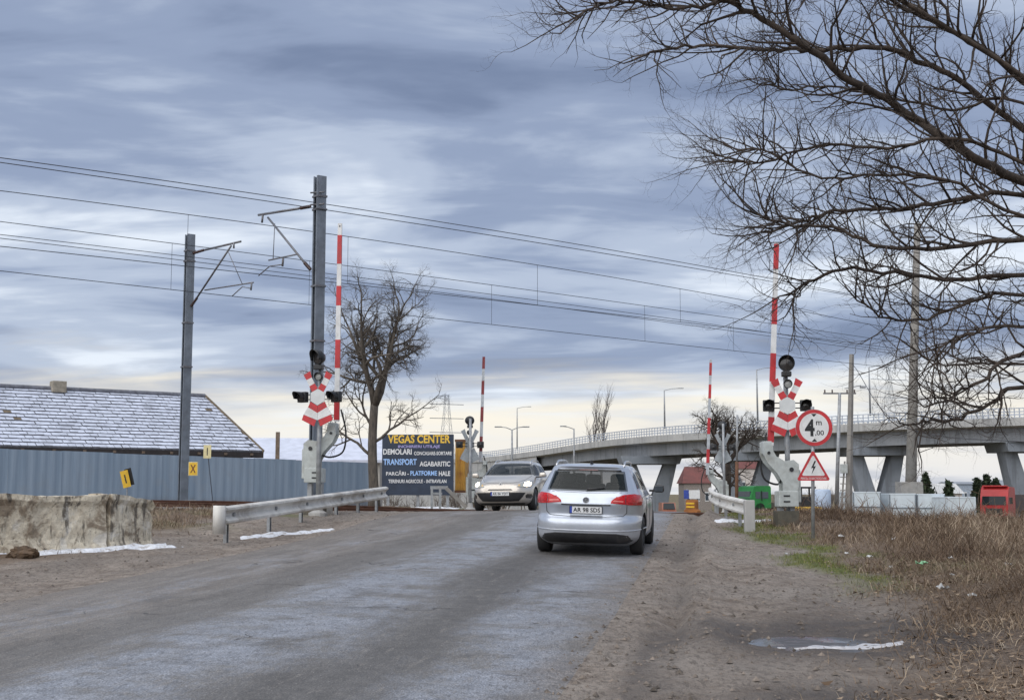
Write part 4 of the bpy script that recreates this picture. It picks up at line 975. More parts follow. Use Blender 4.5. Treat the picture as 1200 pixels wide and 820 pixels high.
def sweep(prof, pts, name, mat, closed=True):
    mb = MB(); n = len(prof)
    for i, p in enumerate(pts):
        tg = pts[min(i + 1, len(pts) - 1)] - pts[max(i - 1, 0)]; tg.z = 0; tg.normalize(); away = Vector((-tg.y, tg.x, 0))
        for o, z in prof: mb.v.append(tuple(p + away * o + Vector((0, 0, z)) - vb))
    for i in range(len(pts) - 1):
        for k in range(n): mb.f.append((i * n + k, (i + 1) * n + k, (i + 1) * n + (k + 1) % n, i * n + (k + 1) % n)); mb.m.append(0)
    mb.f.append(tuple(range(n))); mb.f.append(tuple(range((len(pts) - 1) * n, len(pts) * n))); mb.m += [0, 0]
    return mb.build(name, mat, vt, fix=True)
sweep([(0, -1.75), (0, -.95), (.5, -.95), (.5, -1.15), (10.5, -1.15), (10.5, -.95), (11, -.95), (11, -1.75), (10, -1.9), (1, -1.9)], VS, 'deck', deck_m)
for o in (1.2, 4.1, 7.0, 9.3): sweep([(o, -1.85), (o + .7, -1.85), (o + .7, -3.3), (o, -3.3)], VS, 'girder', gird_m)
rl_m = simple('viaduct_railing', (.42, .46, .52), .5, .3, .1, 2)
for off in (.22, 10.78):
    mb = MB()
    dense = spline(VC, 26)
    for i, p in enumerate(dense):
        tg = dense[min(i + 1, len(dense) - 1)] - dense[max(i - 1, 0)]; tg.z = 0; tg.normalize(); q = p + Vector((-tg.y, tg.x, 0)) * off - vb
        mb.box((q.x, q.y, q.z - .5), (.09, .09, 1.0))
    mb.build('railing_posts', rl_m, vt)['kind'] = 'stuff'
    for z in (-.02, -.36, -.66): sweep([(off - .04, z - .05), (off + .04, z - .05), (off + .04, z + .05), (off - .04, z + .05)], VS, 'railing_rail', rl_m)
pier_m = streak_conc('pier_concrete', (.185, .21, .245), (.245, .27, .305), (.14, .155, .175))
def near_edge(px):
    Yv = np.interp(px, [a for a, b, c in VP], [b for a, b, c in VP]); pyv = np.interp(px, [a for a, b, c in VP], [c for a, b, c in VP]); return at(px, pyv, Yv)
for px, hw in ((766, 3.4), (884, 3.0), (1041, 2.9), (1228, 2.9)):
    e = near_edge(px); zt_ = e.z - 3.3; x, y = e.x, e.y + 3.0; zb = g(x, y) - 1.0; Mx = T(x - vb.x, y - vb.y, -vb.z); H = zt_ - zb
    o = MB()
    c = zt_ - .95; tb = zb + H * .35
    # solid foot, two arms, cap
    for k in (1.4,):
        Mk = Mx @ T(0, k, 0)
        o.prism([(-hw * .60, zb), (hw * .60, zb), (hw * .66, tb), (-hw * .66, tb)], Mk, 2.0)
        o.prism([(-hw * .66, tb - .002), (-.05, tb - .002), (-hw * .50, c), (-hw * .97, c)], Mk, 2.0); o.prism([(hw * .66, tb - .002), (hw * .97, c), (hw * .50, c), (.05, tb - .002)], Mk, 2.0)
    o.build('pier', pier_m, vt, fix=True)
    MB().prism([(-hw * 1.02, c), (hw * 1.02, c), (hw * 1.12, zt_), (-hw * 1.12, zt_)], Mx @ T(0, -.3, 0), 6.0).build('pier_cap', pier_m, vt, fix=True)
# ramp wall where the deck comes down to earth on the left
wl = [p for p in VS if p.x < near_edge(634).x]
mb = MB()
for p in wl:
    for o in (.8, 10.2):
        for z in (p.z - 1.8, -2.0): mb.v.append((p.x - vb.x, p.y + o - vb.y, z - vb.z))
n = len(wl)
for i in range(n - 1): mb.f += [(4 * i, 4 * i + 4, 4 * i + 5, 4 * i + 1), (4 * i + 2, 4 * i + 3, 4 * i + 7, 4 * i + 6)]; mb.m += [0, 0]
e = 4 * (n - 1); mb.f.append((e, e + 2, e + 3, e + 1)); mb.m.append(0)
mb.build('ramp_wall', deck_m, vt, fix=True)

def lamp_post(px, py0, py1, Y, label, arm_len=1.4, double=False, base_z=None):
    a = at(px, py1, Y); b = at(px, py0, Y); t = thing('street_lamp', label, 'street lamp', (a.x, a.y, a.z), 0, 'street lamps'); H = b.z - a.z
    MB().tube([(0, 0, 0), (0, 0, H * .6), (0, 0, H)], [.11, .09, .06], 8).build('pole', galv, t, True)
    for s in ((1, -1) if double else (1,)):
        MB().tube([(0, 0, H - .05), (s * arm_len * .5, 0, H + .16), (s * arm_len, 0, H + .22)], .04, 6).build('arm', galv, t, True); MB().bbox((s * (arm_len + .2), 0, H + .22), (.6, .25, .1), .03).build('lamp_head', galv, t)
for px, y0, y1, lab in ((606, 478, 526, 'street lamp on the viaduct above the oncoming car'), (779, 457, 502, 'street lamp on the viaduct left of the far right barrier'), (888, 433, 496, 'street lamp on the viaduct behind the right crossing signal'), (1020, 430, 487, 'street lamp on the viaduct left of the tall concrete pole')):
    lamp_post(px, y0, y1, near_edge(px).y + .8, lab, 1.8)
lamp_post(600, 503, 580, 110, 'double armed street lamp standing behind the oncoming car', 1.0, True)
lamp_post(673, 502, 585, 120, 'street lamp standing in front of the viaduct above the silver car', -1.2)
def pylon(px, y0, y1, Y, label, w0=4.0):
    a = at(px, y1, Y); b = at(px, y0, Y); t = thing('lattice_pylon', label, 'pylon', (a.x, a.y, a.z), R(20), 'lattice pylons'); H = b.z - a.z
    mb = MB(); n = 9; r = .045
    def w(k): return w0 * (1 - k) ** 1.3 / 2 + .35
    for i in range(n):
        k0, k1 = i / n, (i + 1) / n
        for j in range(4):
            c = [(1, 1), (-1, 1), (-1, -1), (1, -1)]; p = c[j]; q = c[(j + 1) % 4]
            A = Vector((p[0] * w(k0), p[1] * w(k0), H * k0)); B = Vector((p[0] * w(k1), p[1] * w(k1), H * k1)); D = Vector((q[0] * w(k1), q[1] * w(k1), H * k1)); E = Vector((q[0] * w(k0), q[1] * w(k0), H * k0))
            mb.beam(A, B, r, r); mb.beam(A, D, r * .6, r * .6); mb.beam(E, B, r * .6, r * .6)
    mb.build('tower', mast_m, t)
    for k in (.62, .76, .9): MB().beam((-w0 * .9, 0, H * k), (w0 * .9, 0, H * k), .1, .12).build('cross_arm', mast_m, t)
pylon(523, 462, 580, 260, 'lattice power pylon above the billboard'); pylon(1046, 430, 580, 330, 'lattice power pylon left of the tall concrete pole', 6)

# ------------------------------------------------------------------ poles on the right
def pole(px0, py0, px1, py1, Y, r0, r1, label, name='concrete_pole', cat='pole', mat=None):
    a = at(px0, py0, Y); b = at(px1, py1, Y); t = thing(name, label, cat, (a.x, a.y, a.z), 0, 'poles on the right'); d = b - a
    return t, d
t, d = pole(1066, 590, 1075, 262, 113, .5, .3, 'tall tapering concrete pole rising behind the white containers')
MB().tube([(0, 0, -1), tuple(d)], [.52, .28], 12).build('shaft', conc_pole, t, True); MB().bbox((0, 0, .9), (1.9, 1.9, 2.0), .05).build('base', conc_pole, t)
for z in (.985, .95): MB().beam(tuple(d * z + Vector((-1.6, 0, 0))), tuple(d * z + Vector((1.6, 0, 0))), .14, .16).build('cross_arm', bracket, t)
t, d = pole(994, 600, 998, 415, 70, .2, .14, 'concrete mast with rungs between the height sign and the first container')
MB().tube([(0, 0, -.4), tuple(d)], [.2, .13], 4).build('shaft', conc_pole, t)
for s in (-.42, -.16): MB().beam((s, -.05, -.3), (s * .6 + d.x * .3, -.05, d.z * .32), .08, .08).build('ladder_leg', conc_pole, t)
for i in range(7): MB().beam((-.46 + i * .012, -.05, .1 + i * .36), (-.1, -.05, .1 + i * .36), .05, .05).build('rung', conc_pole, t)
MB().bbox((-.22, -.2, 2.35), (.36, .2, .5), .02).build('junction_box', mach_m, t)
MB().beam((0, 0, d.z * .78), (.9, 0, d.z * .80), .04, .04).build('lamp_arm', bracket, t); MB().bbox((1.0, 0, d.z * .79), (.3, .18, .12), .02).build('lamp_head', galv, t)
t, d = pole(980, 592, 984, 460, 86, .14, .1, 'slim pole with a short cross arm left of the concrete mast', 'utility_pole')
MB().tube([(0, 0, -.4), tuple(d)], [.15, .1], 8).build('shaft', galv, t, True); MB().beam((d.x - 1.1, 0, d.z - .05), (d.x + 1.1, 0, d.z - .05), .08, .1).build('cross_arm', bracket, t)
for s in (-1, -.5, .5, 1): MB().cyl((d.x + s, 0, d.z), (d.x + s, 0, d.z + .2), .05, n=8).build('insulator', insul, t)
t, d = pole(863, 596, 864, 486, 63, .06, .05, 'thin rusty pole beside the bare tree on the right', 'signal_pole')
MB().tube([(0, 0, -.3), tuple(d * .5)], .085, 8).build('rusty_shaft', simple('rust', RUST, .8), t, True); MB().tube([tuple(d * .5), tuple(d)], .05, 8).build('upper_shaft', galv, t, True)
for i, (a, b, c, lab) in enumerate((((998, 418, 70), (1040, 388, 95), (1300, 300, 113), 'thin slack wire from the concrete mast up to the right'), ((998, 425, 70), (1060, 500, 60), (1230, 520, 55), 'thin guy wire sloping down to the right of the concrete mast'))):
    pts = [at(*a), at(*b), at(*c)]; o = MB().tube(spline(pts, 8), .02, 4).build('slack_wire', wire_m, None); tag(o, lab, 'wire', 'slack wires on the right')

# ------------------------------------------------------------------ white containers, truck and other things under the viaduct
cont_w = simple('container_white', (.56, .62, .66), .55, .05, .06, .8, dirt=(.36, .38, .40), dirt_amt=.45); cont_l = simple('container_line', (.16, .19, .22), .6)
def cabin(px0, px1, py0, Y, label, band=True):
    a = at(px0, py0, Y); b = at(px1, py0, Y); zb = g(a.x, Y) - .1; w_ = b.x - a.x; H = a.z - zb
    t = thing('site_container', label, 'container', (a.x, Y, zb), 0, 'white site containers')
    MB().bbox((w_ / 2, 3, H / 2), (w_ - .04, 6, H), .03).build('body', cont_w, t)
    MB().bbox((w_ / 2, 3, H + .02), (w_ + .02, 6.06, .12), .02).build('roof_rim', cont_w, t)
    if band: MB().box((w_ / 2, -.02, H * .56), (w_ - .1, .05, .12)).build('band', cont_l, t)
    for x in (.03, w_ - .03): MB().box((x, -.01, H / 2), (.09, .06, H)).build('corner_post', cont_l if band else cont_w, t)
    for i in range(7): MB().box((w_ * (i + 1) / 8, -.005, H * .28), (.05, .03, H * .45)).build('rib', cont_w, t)
cabin(999.5, 1032, 577, 108, 'first white container, right of the concrete mast'); cabin(1042, 1073, 579, 108, 'second white container, left of the adjoining one under the tall pole'); cabin(1074.5, 1107, 579.5, 108, 'third white container, adjoining the second one on its right'); cabin(1111, 1143, 583, 104, 'plain white container without a band next to the red truck', False)
def wheel(mb_parent, x, y, z, r, w_, tyre=black_rub, rim=None):
    o = MB().lathe([(r * .55, -w_ / 2), (r * .93, -w_ / 2), (r, -w_ * .36), (r, w_ * .36), (r * .93, w_ / 2), (r * .55, w_ / 2)], 24, T(x, y, z) @ RY(math.pi / 2)).build('wheel', tyre, mb_parent, True)
    MB().lathe([(.001, -w_ * .42), (r * .2, -w_ * .44), (r * .5, -w_ * .38), (r * .58, -w_ * .47), (r * .58, w_ * .47), (r * .5, w_ * .38), (r * .2, w_ * .44), (.001, w_ * .42)], 20, T(x, y, z) @ RY(math.pi / 2)).build('rim', rim or galv, o, True)
    return o
# red truck, cab facing left-front
tY = 118; w = at(1150, 604, tY); t = thing('red_truck', 'red truck cab behind the dead grass at the right edge', 'truck', (w.x + 1.2, tY, g(w.x, tY)), R(-38)); H = at(1160, 570, tY).z - t.location.z
truck_r = simple('truck_red', (.36, .02, .022), .35, 0, .12, 1)
cb = MB(); prof = [(0, .5), (0, 1.6), (.12, 2.3), (.35, H - .25), (.7, H), (2.1, H - .05), (2.2, H - .3), (2.2, .5)]
cb.prism([(p[0], p[1]) for p in prof], Matrix(((0, 1, 0, -1.25), (1, 0, 0, 0), (0, 0, 1, 0), (0, 0, 0, 1))), 2.5); cb.build('cab', truck_r, t, fix=True)
MB().add([(-1.1, -.03 + .03, 1.55), (1.1, 0.0, 1.55), (1.05, .09, 2.35), (-1.05, .09, 2.35)], [(0, 1, 2, 3)]).build('windscreen', glass_dk, t).location = (0, -.03, 0)
for s in (-1, 1): MB().bbox((s * 1.255, .95, 1.95), (.02, .9, .6), .005).build('side_window', glass_dk, t); MB().bbox((s * 1.45, .05, 1.95), (.12, .2, .6), .03).build('mirror', black_m, t)
MB().bbox((0, -.04, .95), (1.5, .08, .6), .02).build('grille', black_m, t); MB().bbox((0, -.05, .5), (2.5, .2, .35), .05).build('bumper', truck_r, t); MB().bbox((0, .5, H + .05), (2.2, .5, .14), .04).build('sun_visor', truck_r, t)
for s in (-1, 1):
    MB().bbox((s * 1.0, -.1, .55), (.35, .1, .2), .03).build('headlight', lens_gr, t); wheel(t, s * 1.05, 1.2, .5, .5, .35); wheel(t, s * 1.05, 5.2, .5, .5, .35)
MB().box((0, 4.2, .85), (.9, 4.4, .3)).build('chassis', black_m, t); MB().bbox((0, 4.6, 1.75), (2.5, 4.4, 1.5), .03).build('tipper_body', simple('tipper_grey', (.10, .085, .085), .7, .1, .2, 2), t)
# green machine cab
gw = at(893, 597, 66); t = thing('green_cab_truck', 'small bright green truck cab seen behind the right guardrail', 'truck', (gw.x, 66, g(gw.x, 66) - .05), R(20)); H = at(893, 569, 66).z - t.location.z
gr = simple('green_paint', (.025, .21, .05), .4, 0, .15, 2)
MB().prism([(-.55, .35), (-.62, .9), (-.45, H - .05), (-.3, H), (.5, H), (.55, H - .1), (.55, .35)], T(0, 0, 0), 1.5).build('cab', gr, t, fix=True)
MB().bbox((-.22, -.01, H * .68), (.30, .02, .36), .01).build('side_window', glass_house, t); MB().bbox((.2, -.01, H * .68), (.36, .02, .34), .01).build('side_window', glass_house, t); MB().bbox((-.01, -.02, H * .66), (.06, .03, .5), .01).build('pillar', black_m, t)
MB().bbox((-.545, .75, H * .68), (.14, 1.2, .4), .01).build('windscreen', glass_house, t); MB().box((1.1, .75, .5), (1.8, 1.4, .25)).build('load_bed', mach_dk, t)
for x in (-.1, 1.5):
    for y in (.1, 1.4): MB().lathe([(.001, -.1), (.3, -.1), (.32, 0), (.3, .1), (.001, .1)], 18, T(x, y, .32) @ RX(math.pi / 2)).build('wheel', black_rub, t)
# yellow loader
lw = at(946, 592, 84); t = thing('wheel_loader', 'small yellow and black loader behind the height sign pole', 'loader', (lw.x, 84, g(lw.x, 84)), 0)
lz = at(946, 571, 84).z - t.location.z
MB().bbox((0, .8, .95), (1.9, 1.6, .5), .05).build('body', yellow_p, t)
for x, y in ((-.35, .1), (.45, .1), (-.35, 1.3), (.45, 1.3)): MB().box((x, y, (lz + 1.1) / 2), (.1, .1, lz - 1.1)).build('cab_pillar', black_m, t)
MB().bbox((.05, .7, lz), (1.1, 1.5, .12), .03).build('cab_roof', black_m, t); MB().bbox((.05, .7, 1.5), (.7, 1.1, .7), .05).build('seat', black_m, t); MB().bbox((-1.2, .7, .6), (.5, 1.5, .5), .05).build('bucket', mach_dk, t)
for x in (-.6, .7):
    for y in (.0, 1.5): MB().lathe([(.001, -.14), (.42, -.14), (.46, 0), (.42, .14), (.001, .14)], 18, T(x, y, .46) @ RX(math.pi / 2)).build('wheel', black_rub, t)
tw = at(966, 592, 92); t = thing('water_tank', 'pale blue tank left of the concrete mast', 'tank', (tw.x, 92, g(tw.x, 92)), 0); tz = at(966, 573, 92).z - t.location.z
MB().lathe([(.001, tz), (.5, tz), (.62, tz - .1), (.62, .3), (.001, .3)], 20, T(0, .6, 0)).build('tank', simple('tank_blue', (.38, .46, .58), .5, 0, .08), t, True); MB().box((0, .6, .15), (1.3, 1.3, .3)).build('frame', galv, t)
# road works end of the street: orange van, blue car, white and blue board, orange barrier
def small_car(name, label, cat, px, pyb, Y, wpx, hpx, col, rz=0):
    a = at(px, pyb, Y); s = FPX / Y; W_ = wpx / s; H = hpx / s; t = thing(name, label, cat, (a.x, Y, g(a.x, Y)), rz); m = simple(name + '_paint', col, .35, 0, .1, 2)
    b = MB(); L = 3.8
    b.prism([(0, .3), (-.0, H * .55), (.55, H * .62), (1.0, H), (L - .5, H), (L, H * .6), (L, .3)], Matrix(((0, 1, 0, -W_ / 2), (1, 0, 0, 0), (0, 0, 1, 0), (0, 0, 0, 1))), W_); b.build('body', m, t, fix=True)
    MB().add([(-W_ * .44, .53, H * .64), (W_ * .44, .53, H * .64), (W_ * .38, .94, H * .96), (-W_ * .38, .94, H * .96)], [(0, 1, 2, 3)]).build('windscreen', glass_dk, t).location = (0, -.02, .02)
    for sg in (-1, 1): MB().bbox((sg * W_ * .36, -.01, H * .43), (W_ * .2, .05, H * .1), .01).build('headlight', lens_gr, t); wheel(t, sg * W_ * .44, .7, .31, .31, .2); wheel(t, sg * W_ * .44, L - .8, .31, .31, .2)
    MB().bbox((0, -.01, .42), (W_ * .5, .05, .2), .01).build('grille', black_m, t)
small_car('orange_van', 'orange van far down the road under the viaduct', 'van', 785, 588, 116, 16, 22, (.26, .09, .05))
small_car('blue_car', 'small blue car beside the orange van under the viaduct', 'car', 799, 587, 112, 13, 11, (.03, .05, .22), R(30))
w = at(812, 591, 90); t = thing('road_works_board', 'white and blue board beside the far end of the road', 'sign', (w.x, 90, g(w.x, 90)), 0); z1 = at(812, 574, 90).z - t.location.z
for x in (-.4, .4): MB().box((x, .05, z1 / 2), (.06, .06, z1 + .2)).build('post', galv, t)
MB().bbox((.12, 0, z1 - .3), (.75, .03, .6), .005).build('white_panel', white_p, t); MB().bbox((-.45, 0, z1 - .3), (.35, .03, .6), .005).build('blue_panel', simple('blue_panel_paint', (.03, .06, .30), .5), t)
w = at(811, 598, 60); t = thing('road_works_barrier', 'orange plastic barrier at the right edge of the road past the crossing', 'barrier', (w.x, 60, g(w.x, 60)), R(-50)); 
op = simple('barrier_orange', (.30, .115, .03), .6, 0, .2, 4)
MB().prism([(-.42, 0), (.42, 0), (.42, .1), (.3, .17), (.3, .5), (.25, .6), (-.25, .6), (-.3, .5), (-.3, .17), (-.42, .1)], T(0, -.1, 0), .22).build('body', op, t, fix=True)
for z in (.26, .42): MB().bbox((0, -.115, z), (.5, .03, .08), .01).build('rib', yellow_p, t)
# far buildings
roof_r = simple('red_roof', (.145, .052, .046), .8, 0, .2, 1); wallw = simple('far_wall', (.52, .48, .45), .85, 0, .12, .5)
def far_house(px0, px1, pye, pyr, pyb, Y, label, rmat, group='far buildings', win=3, hipped=False, wmat=None):
    a = at(px0, pyb, Y); b = at(px1, pyb, Y); zb = g(a.x, Y) - .5; W_ = b.x - a.x; e = at(px0, pye, Y).z - zb; r = at(px0, pyr, Y).z - zb; t = thing('far_building', label, 'building', (a.x, Y, zb), 0, group); D = 7
    MB().box((W_ / 2, D / 2, e / 2), (W_, D, e)).build('wall', wmat or wallw, t)
    i = W_ * .2 if hipped else 0
    MB().add([(-.3, -.3, e), (W_ + .3, -.3, e), (W_ + .3, D + .3, e), (-.3, D + .3, e), (-.3 + i, D / 2, r), (W_ + .3 - i, D / 2, r)], [(0, 1, 5, 4), (2, 3, 4, 5), (1, 2, 5), (3, 0, 4), (0, 3, 2, 1)]).build('roof', rmat, t)
    for k in range(win):
        x = W_ * (k + .5) / win; wo = MB().box((x, -.03, e * .55), (W_ / win * .45, .06, e * .32)).build('window', white_p, t); MB().box((x, -.065, e * .55), (W_ / win * .36, .02, e * .25)).build('pane', glass_house, wo)
far_house(802, 834, 566, 546, 590, 205, 'far house with a red hipped roof under the viaduct, right of the orange van', roof_r, win=3, hipped=True, wmat=simple('dull_wall', (.26, .23, .21), .9))
far_house(866, 900, 549, 536, 590, 235, 'far house with a red roof framed by the V of the middle pier', roof_r, win=3)
far_house(1052, 1128, 578, 566, 592, 190, 'long low hall with a pale roof behind the tall concrete pole', simple('pale_roof', (.50, .50, .49), .7), win=0)
far_house(1114, 1150, 567, 564, 590, 230, 'grey-blue far building with windows behind the plain container', simple('grey_roof', (.24, .26, .29), .7), win=5, wmat=simple('bluegrey_wall', (.30, .35, .42), .8))
far_house(1180, 1260, 572, 562, 595, 210, 'far building behind the red truck', simple('grey_roof', (.24, .26, .29), .7), win=4)
# ------------------------------------------------------------------ cars: a shell lofted from plan outlines, with lamps, glass and trim laid onto it
def paint(name, col):
    m = Mat(name); v = m.co(); n = m.noise(v, 2.4, 4); n2 = m.noise(v, 9, 5, .65); z = m.sep(v)[2]
    c = m.mix(m.ss(n, .3, .7), tuple(x * .92 for x in col), col)
    film = m.math('MULTIPLY', m.ss(m.math('ADD', z, m.math('MULTIPLY', n2, .35)), .85, .35), .55)     # road grime thrown up from below
    c = m.mix(film, c, (.30, .28, .26))
    m.set('Base Color', c).set('Metallic', m.math('SUBTRACT', .55, m.math('MULTIPLY', film, .6))).set('Roughness', m.math('ADD', .30, m.math('MULTIPLY', film, .4))).set('Coat Weight', m.math('SUBTRACT', .8, film)).set('Coat Roughness', .08); return m.m
def emit(name, col, st, base=(.8, .8, .8)):
    m = Mat(name); m.set('Base Color', base).set('Emission Color', (*col, 1)).set('Emission Strength', st).set('Roughness', .2); return m.m
lens_red = Mat('red_lens'); _v = lens_red.co(); _n = lens_red.noise(lens_red.map(_v, (30, 4, 60)), 1, 2)
lens_red.set('Base Color', lens_red.mix(lens_red.ss(_n, .35, .65), (.33, .004, .006), (.52, .015, .018))).set('Roughness', .2).set('Specular IOR Level', .3).set('Coat Weight', .25); lens_red = lens_red.m
lens_pink = simple('clear_red_lens', (.62, .16, .15), .2, 0, .1, 10); lens_dkred = simple('deep_red_lens', (.10, .006, .012), .15, 0, .1, 10, coat=1)
chrome = simple('chrome', (.55, .56, .58), .18, .95, .05, 5); plate_w = simple('plate_white', (.62, .63, .64), .5, 0, .04, 9); plate_b = simple('plate_blue', (.01, .04, .30), .5, 0, .1, 9)
trim_b = simple('black_trim', (.022, .022, .024), .5, 0, .15, 7, dirt=(.1, .09, .08), dirt_amt=.4)
def outline(Wd, y0, y1, pr, pf, n=26):
    ym = y0 + (y1 - y0) * .5; pts = []
    def quad(p, h):
        th = np.linspace(0, math.pi / 2, 700); x = np.cos(th) ** (2 / p); y = np.sin(th) ** (2 / p)
        X = Wd * x; Y = h * y; s = np.concatenate([[0], np.cumsum(np.hypot(np.diff(X), np.diff(Y)))]); k = np.linspace(0, s[-1], n + 1)
        return np.interp(k, s, X), np.interp(k, s, Y)
    xr, yr = quad(pr, ym - y0); xf, yf = quad(pf, y1 - ym)
    pts += [(x, ym + y) for x, y in zip(xf[:-1], yf[:-1])]                    # right middle -> front centre
    pts += [(-x, ym + y) for x, y in zip(xf[::-1][:-1], yf[::-1][:-1])]      # front centre -> left middle
    pts += [(-x, ym - y) for x, y in zip(xr[:-1], yr[:-1])]
    pts += [(x, ym - y) for x, y in zip(xr[::-1][:-1], yr[::-1][:-1])]
    return pts
def shell(levels, nlev=84):
    """levels: (z, rear y, front y, half width, rear power, front power)"""
    A = np.array(levels); s = np.concatenate([[0], np.cumsum(np.hypot(np.diff(A[:, 0]), np.hypot(np.diff(A[:, 1]) * .35, np.hypot(np.diff(A[:, 2]) * .35, np.diff(A[:, 3])))))])
    k = np.linspace(0, s[-1], nlev); B = np.stack([np.interp(k, s, A[:, j]) for j in range(6)], 1)
    for _ in range(1): B[1:-1] = .25 * B[:-2] + .5 * B[1:-1] + .25 * B[2:]
    mb = MB(); n = None
    for z, y0, y1, w_, pr, pf in B:
        o = outline(w_, y0, y1, pr, pf); n = len(o)
        zc = 0
        mb.v += [(x, y, z) for x, y in o]
    for i in range(nlev - 1):
        for j in range(n): mb.f.append((i * n + j, i * n + (j + 1) % n, (i + 1) * n + (j + 1) % n, (i + 1) * n + j)); mb.m.append(0)
    mb.f.append(tuple(range(n))[::-1]); mb.f.append(tuple((nlev - 1) * n + j for j in range(n))); mb.m += [0, 0]
    return mb
class Car:
    def __init__(s, name, label, loc, rz, levels, L, paint_m, wheels, wr, win, sides, group='cars on the road'):
        s.t = thing(name, label, 'car', loc, rz, group); s.L = L
        mb = shell(levels); s.bvh = BVHTree.FromPolygons([Vector(v) for v in mb.v], mb.f)
        s.body = mb.build('body', [paint_m, trim_b], s.t, True, fix=True)
        cut = MB()
        for y in wheels:
            for sg in (-1, 1): cut.cyl((sg * .58, y, wr), (sg * 1.2, y, wr), wr + .055, n=36)
        me = cut.mesh('cut', [paint_m, trim_b]); me.polygons.foreach_set('material_index', [1] * len(me.polygons)); co = bpy.data.objects.new('cut', me); C.objects.link(co); co.parent = s.t
        md = s.body.modifiers.new('b', 'BOOLEAN'); md.operation = 'DIFFERENCE'; md.object = co; md.solver = 'EXACT'; md.material_mode = 'INDEX'
        cuts = [co]
        tun = MB().prism(win, T(0, -1, 0), L + 2).mesh('cut', [paint_m, trim_b])
        mxs = Matrix(((0, 1, 0, -1.4), (1, 0, 0, 0), (0, 0, 1, 0), (0, 0, 0, 1))); meshes = [tun] + [MB().prism(p, mxs, 2.8).mesh('cut', [paint_m, trim_b]) for p in sides]
        for mz in meshes:
            bm = bmesh.new(); bm.from_mesh(mz); bmesh.ops.recalc_face_normals(bm, faces=bm.faces); bm.to_mesh(mz); bm.free(); mz.polygons.foreach_set('material_index', [1] * len(mz.polygons))
            c2 = bpy.data.objects.new('cut', mz); C.objects.link(c2); c2.parent = s.t; m2 = s.body.modifiers.new('b', 'BOOLEAN'); m2.operation = 'DIFFERENCE'; m2.object = c2; m2.solver = 'EXACT'; cuts.append(c2)
        bpy.context.view_layer.update(); d_ = bpy.context.evaluated_depsgraph_get(); new = bpy.data.meshes.new_from_object(s.body.evaluated_get(d_))
        s.body.modifiers.clear(); s.body.data = new; [bpy.data.objects.remove(q) for q in cuts]; smooth(new)
        new.set_sharp_from_angle(angle=R(42))
        zb = min(p[1] for p in win)
        for yy_, xs in ((2.15, (-.36, .36)), (1.25, (-.42, 0, .42))):
            for x_ in xs:
                st_ = MB().bbox((x_, yy_, zb + .02), (.46 if len(xs) == 2 else .40, .16, .14), .05).build('seat', trim_b, s.t, True); MB().bbox((x_, yy_ - .03, zb + .16), (.26, .11, .17), .05).build('head_restraint', trim_b, st_, True)
        # the cabin: one tunnel from the rear window to the windscreen, others through the side windows; seats inside
        wheels_w = .215
        for y in wheels:
            for sg in (-1, 1):
                o = wheel(s.t, sg * .775, y, wr, wr, wheels_w)
    def hit(s, axis, a, z):
        if axis == 'rear': r = s.bvh.ray_cast(Vector((a, -3, z)), Vector((0, 1, 0)))
        elif axis == 'front': r = s.bvh.ray_cast(Vector((a, s.L + 3, z)), Vector((0, -1, 0)))
        elif axis == 'right': r = s.bvh.ray_cast(Vector((3, a, z)), Vector((-1, 0, 0)))
        elif axis == 'left': r = s.bvh.ray_cast(Vector((-3, a, z)), Vector((1, 0, 0)))
        elif axis == 'top': r = s.bvh.ray_cast(Vector((a, z, 4)), Vector((0, 0, -1)))
        if r[0] is None: return None, None
        n = r[1]; d = {'rear': Vector((0, -1, 0)), 'front': Vector((0, 1, 0)), 'right': Vector((1, 0, 0)), 'left': Vector((-1, 0, 0)), 'top': Vector((0, 0, 1))}[axis]
        if n.dot(d) < 0: n = -n
        return r[0], n
    def patch(s, axis, poly_, name, mat, off=.006, parent=None, edge=.10, rings=(1, .97, .9, .8, .65, .5, .35, .2), base=.001):
        dense = []
        for i, p in enumerate(poly_):
            q = poly_[(i + 1) % len(poly_)]; L_ = math.hypot(q[0] - p[0], q[1] - p[1]); k = max(1, int(L_ / .05))
            dense += [(p[0] + (q[0] - p[0]) * j / k, p[1] + (q[1] - p[1]) * j / k) for j in range(k)]
        cx = sum(p[0] for p in dense) / len(dense); cz = sum(p[1] for p in dense) / len(dense); mb = MB(); n = len(dense)
        last = Vector((0, 0, 0))
        for ri, k in enumerate(rings):
            for p in dense:
                h, nn = s.hit(axis, cx + (p[0] - cx) * k, cz + (p[1] - cz) * k)
                if h is None: h, nn = last, Vector((0, 0, 1))
                last = h; mb.v.append(tuple(h + nn * (base if ri == 0 else off)))
        h, nn = s.hit(axis, cx, cz); mb.v.append(tuple(h + nn * off))
        for ri in range(len(rings) - 1):
            for j in range(n): mb.f.append((ri * n + j, ri * n + (j + 1) % n, (ri + 1) * n + (j + 1) % n, (ri + 1) * n + j)); mb.m.append(0)
        for j in range(n): mb.f.append(((len(rings) - 1) * n + j, (len(rings) - 1) * n + (j + 1) % n, len(mb.v) - 1)); mb.m.append(0)
        o = mb.build(name, mat, parent or s.t, True); o.data.set_sharp_from_angle(angle=R(50)); return o
    def seam(s, axis, path, name='seam', mat=None, r=.006, parent=None, off=0):
        pts = []
        for i in range(len(path) - 1):
            for k in range(6):
                a = path[i][0] + (path[i + 1][0] - path[i][0]) * k / 6; z = path[i][1] + (path[i + 1][1] - path[i][1]) * k / 6; h, n = s.hit(axis, a, z)
                if h: pts.append(h + n * off)
        h, n = s.hit(axis, *path[-1])
        if h: pts.append(h + n * off)
        return MB().tube(pts, r, 6).build(name, mat or trim_b, parent or s.body, True)
def mir(p): return [(-a, b) for a, b in p][::-1]
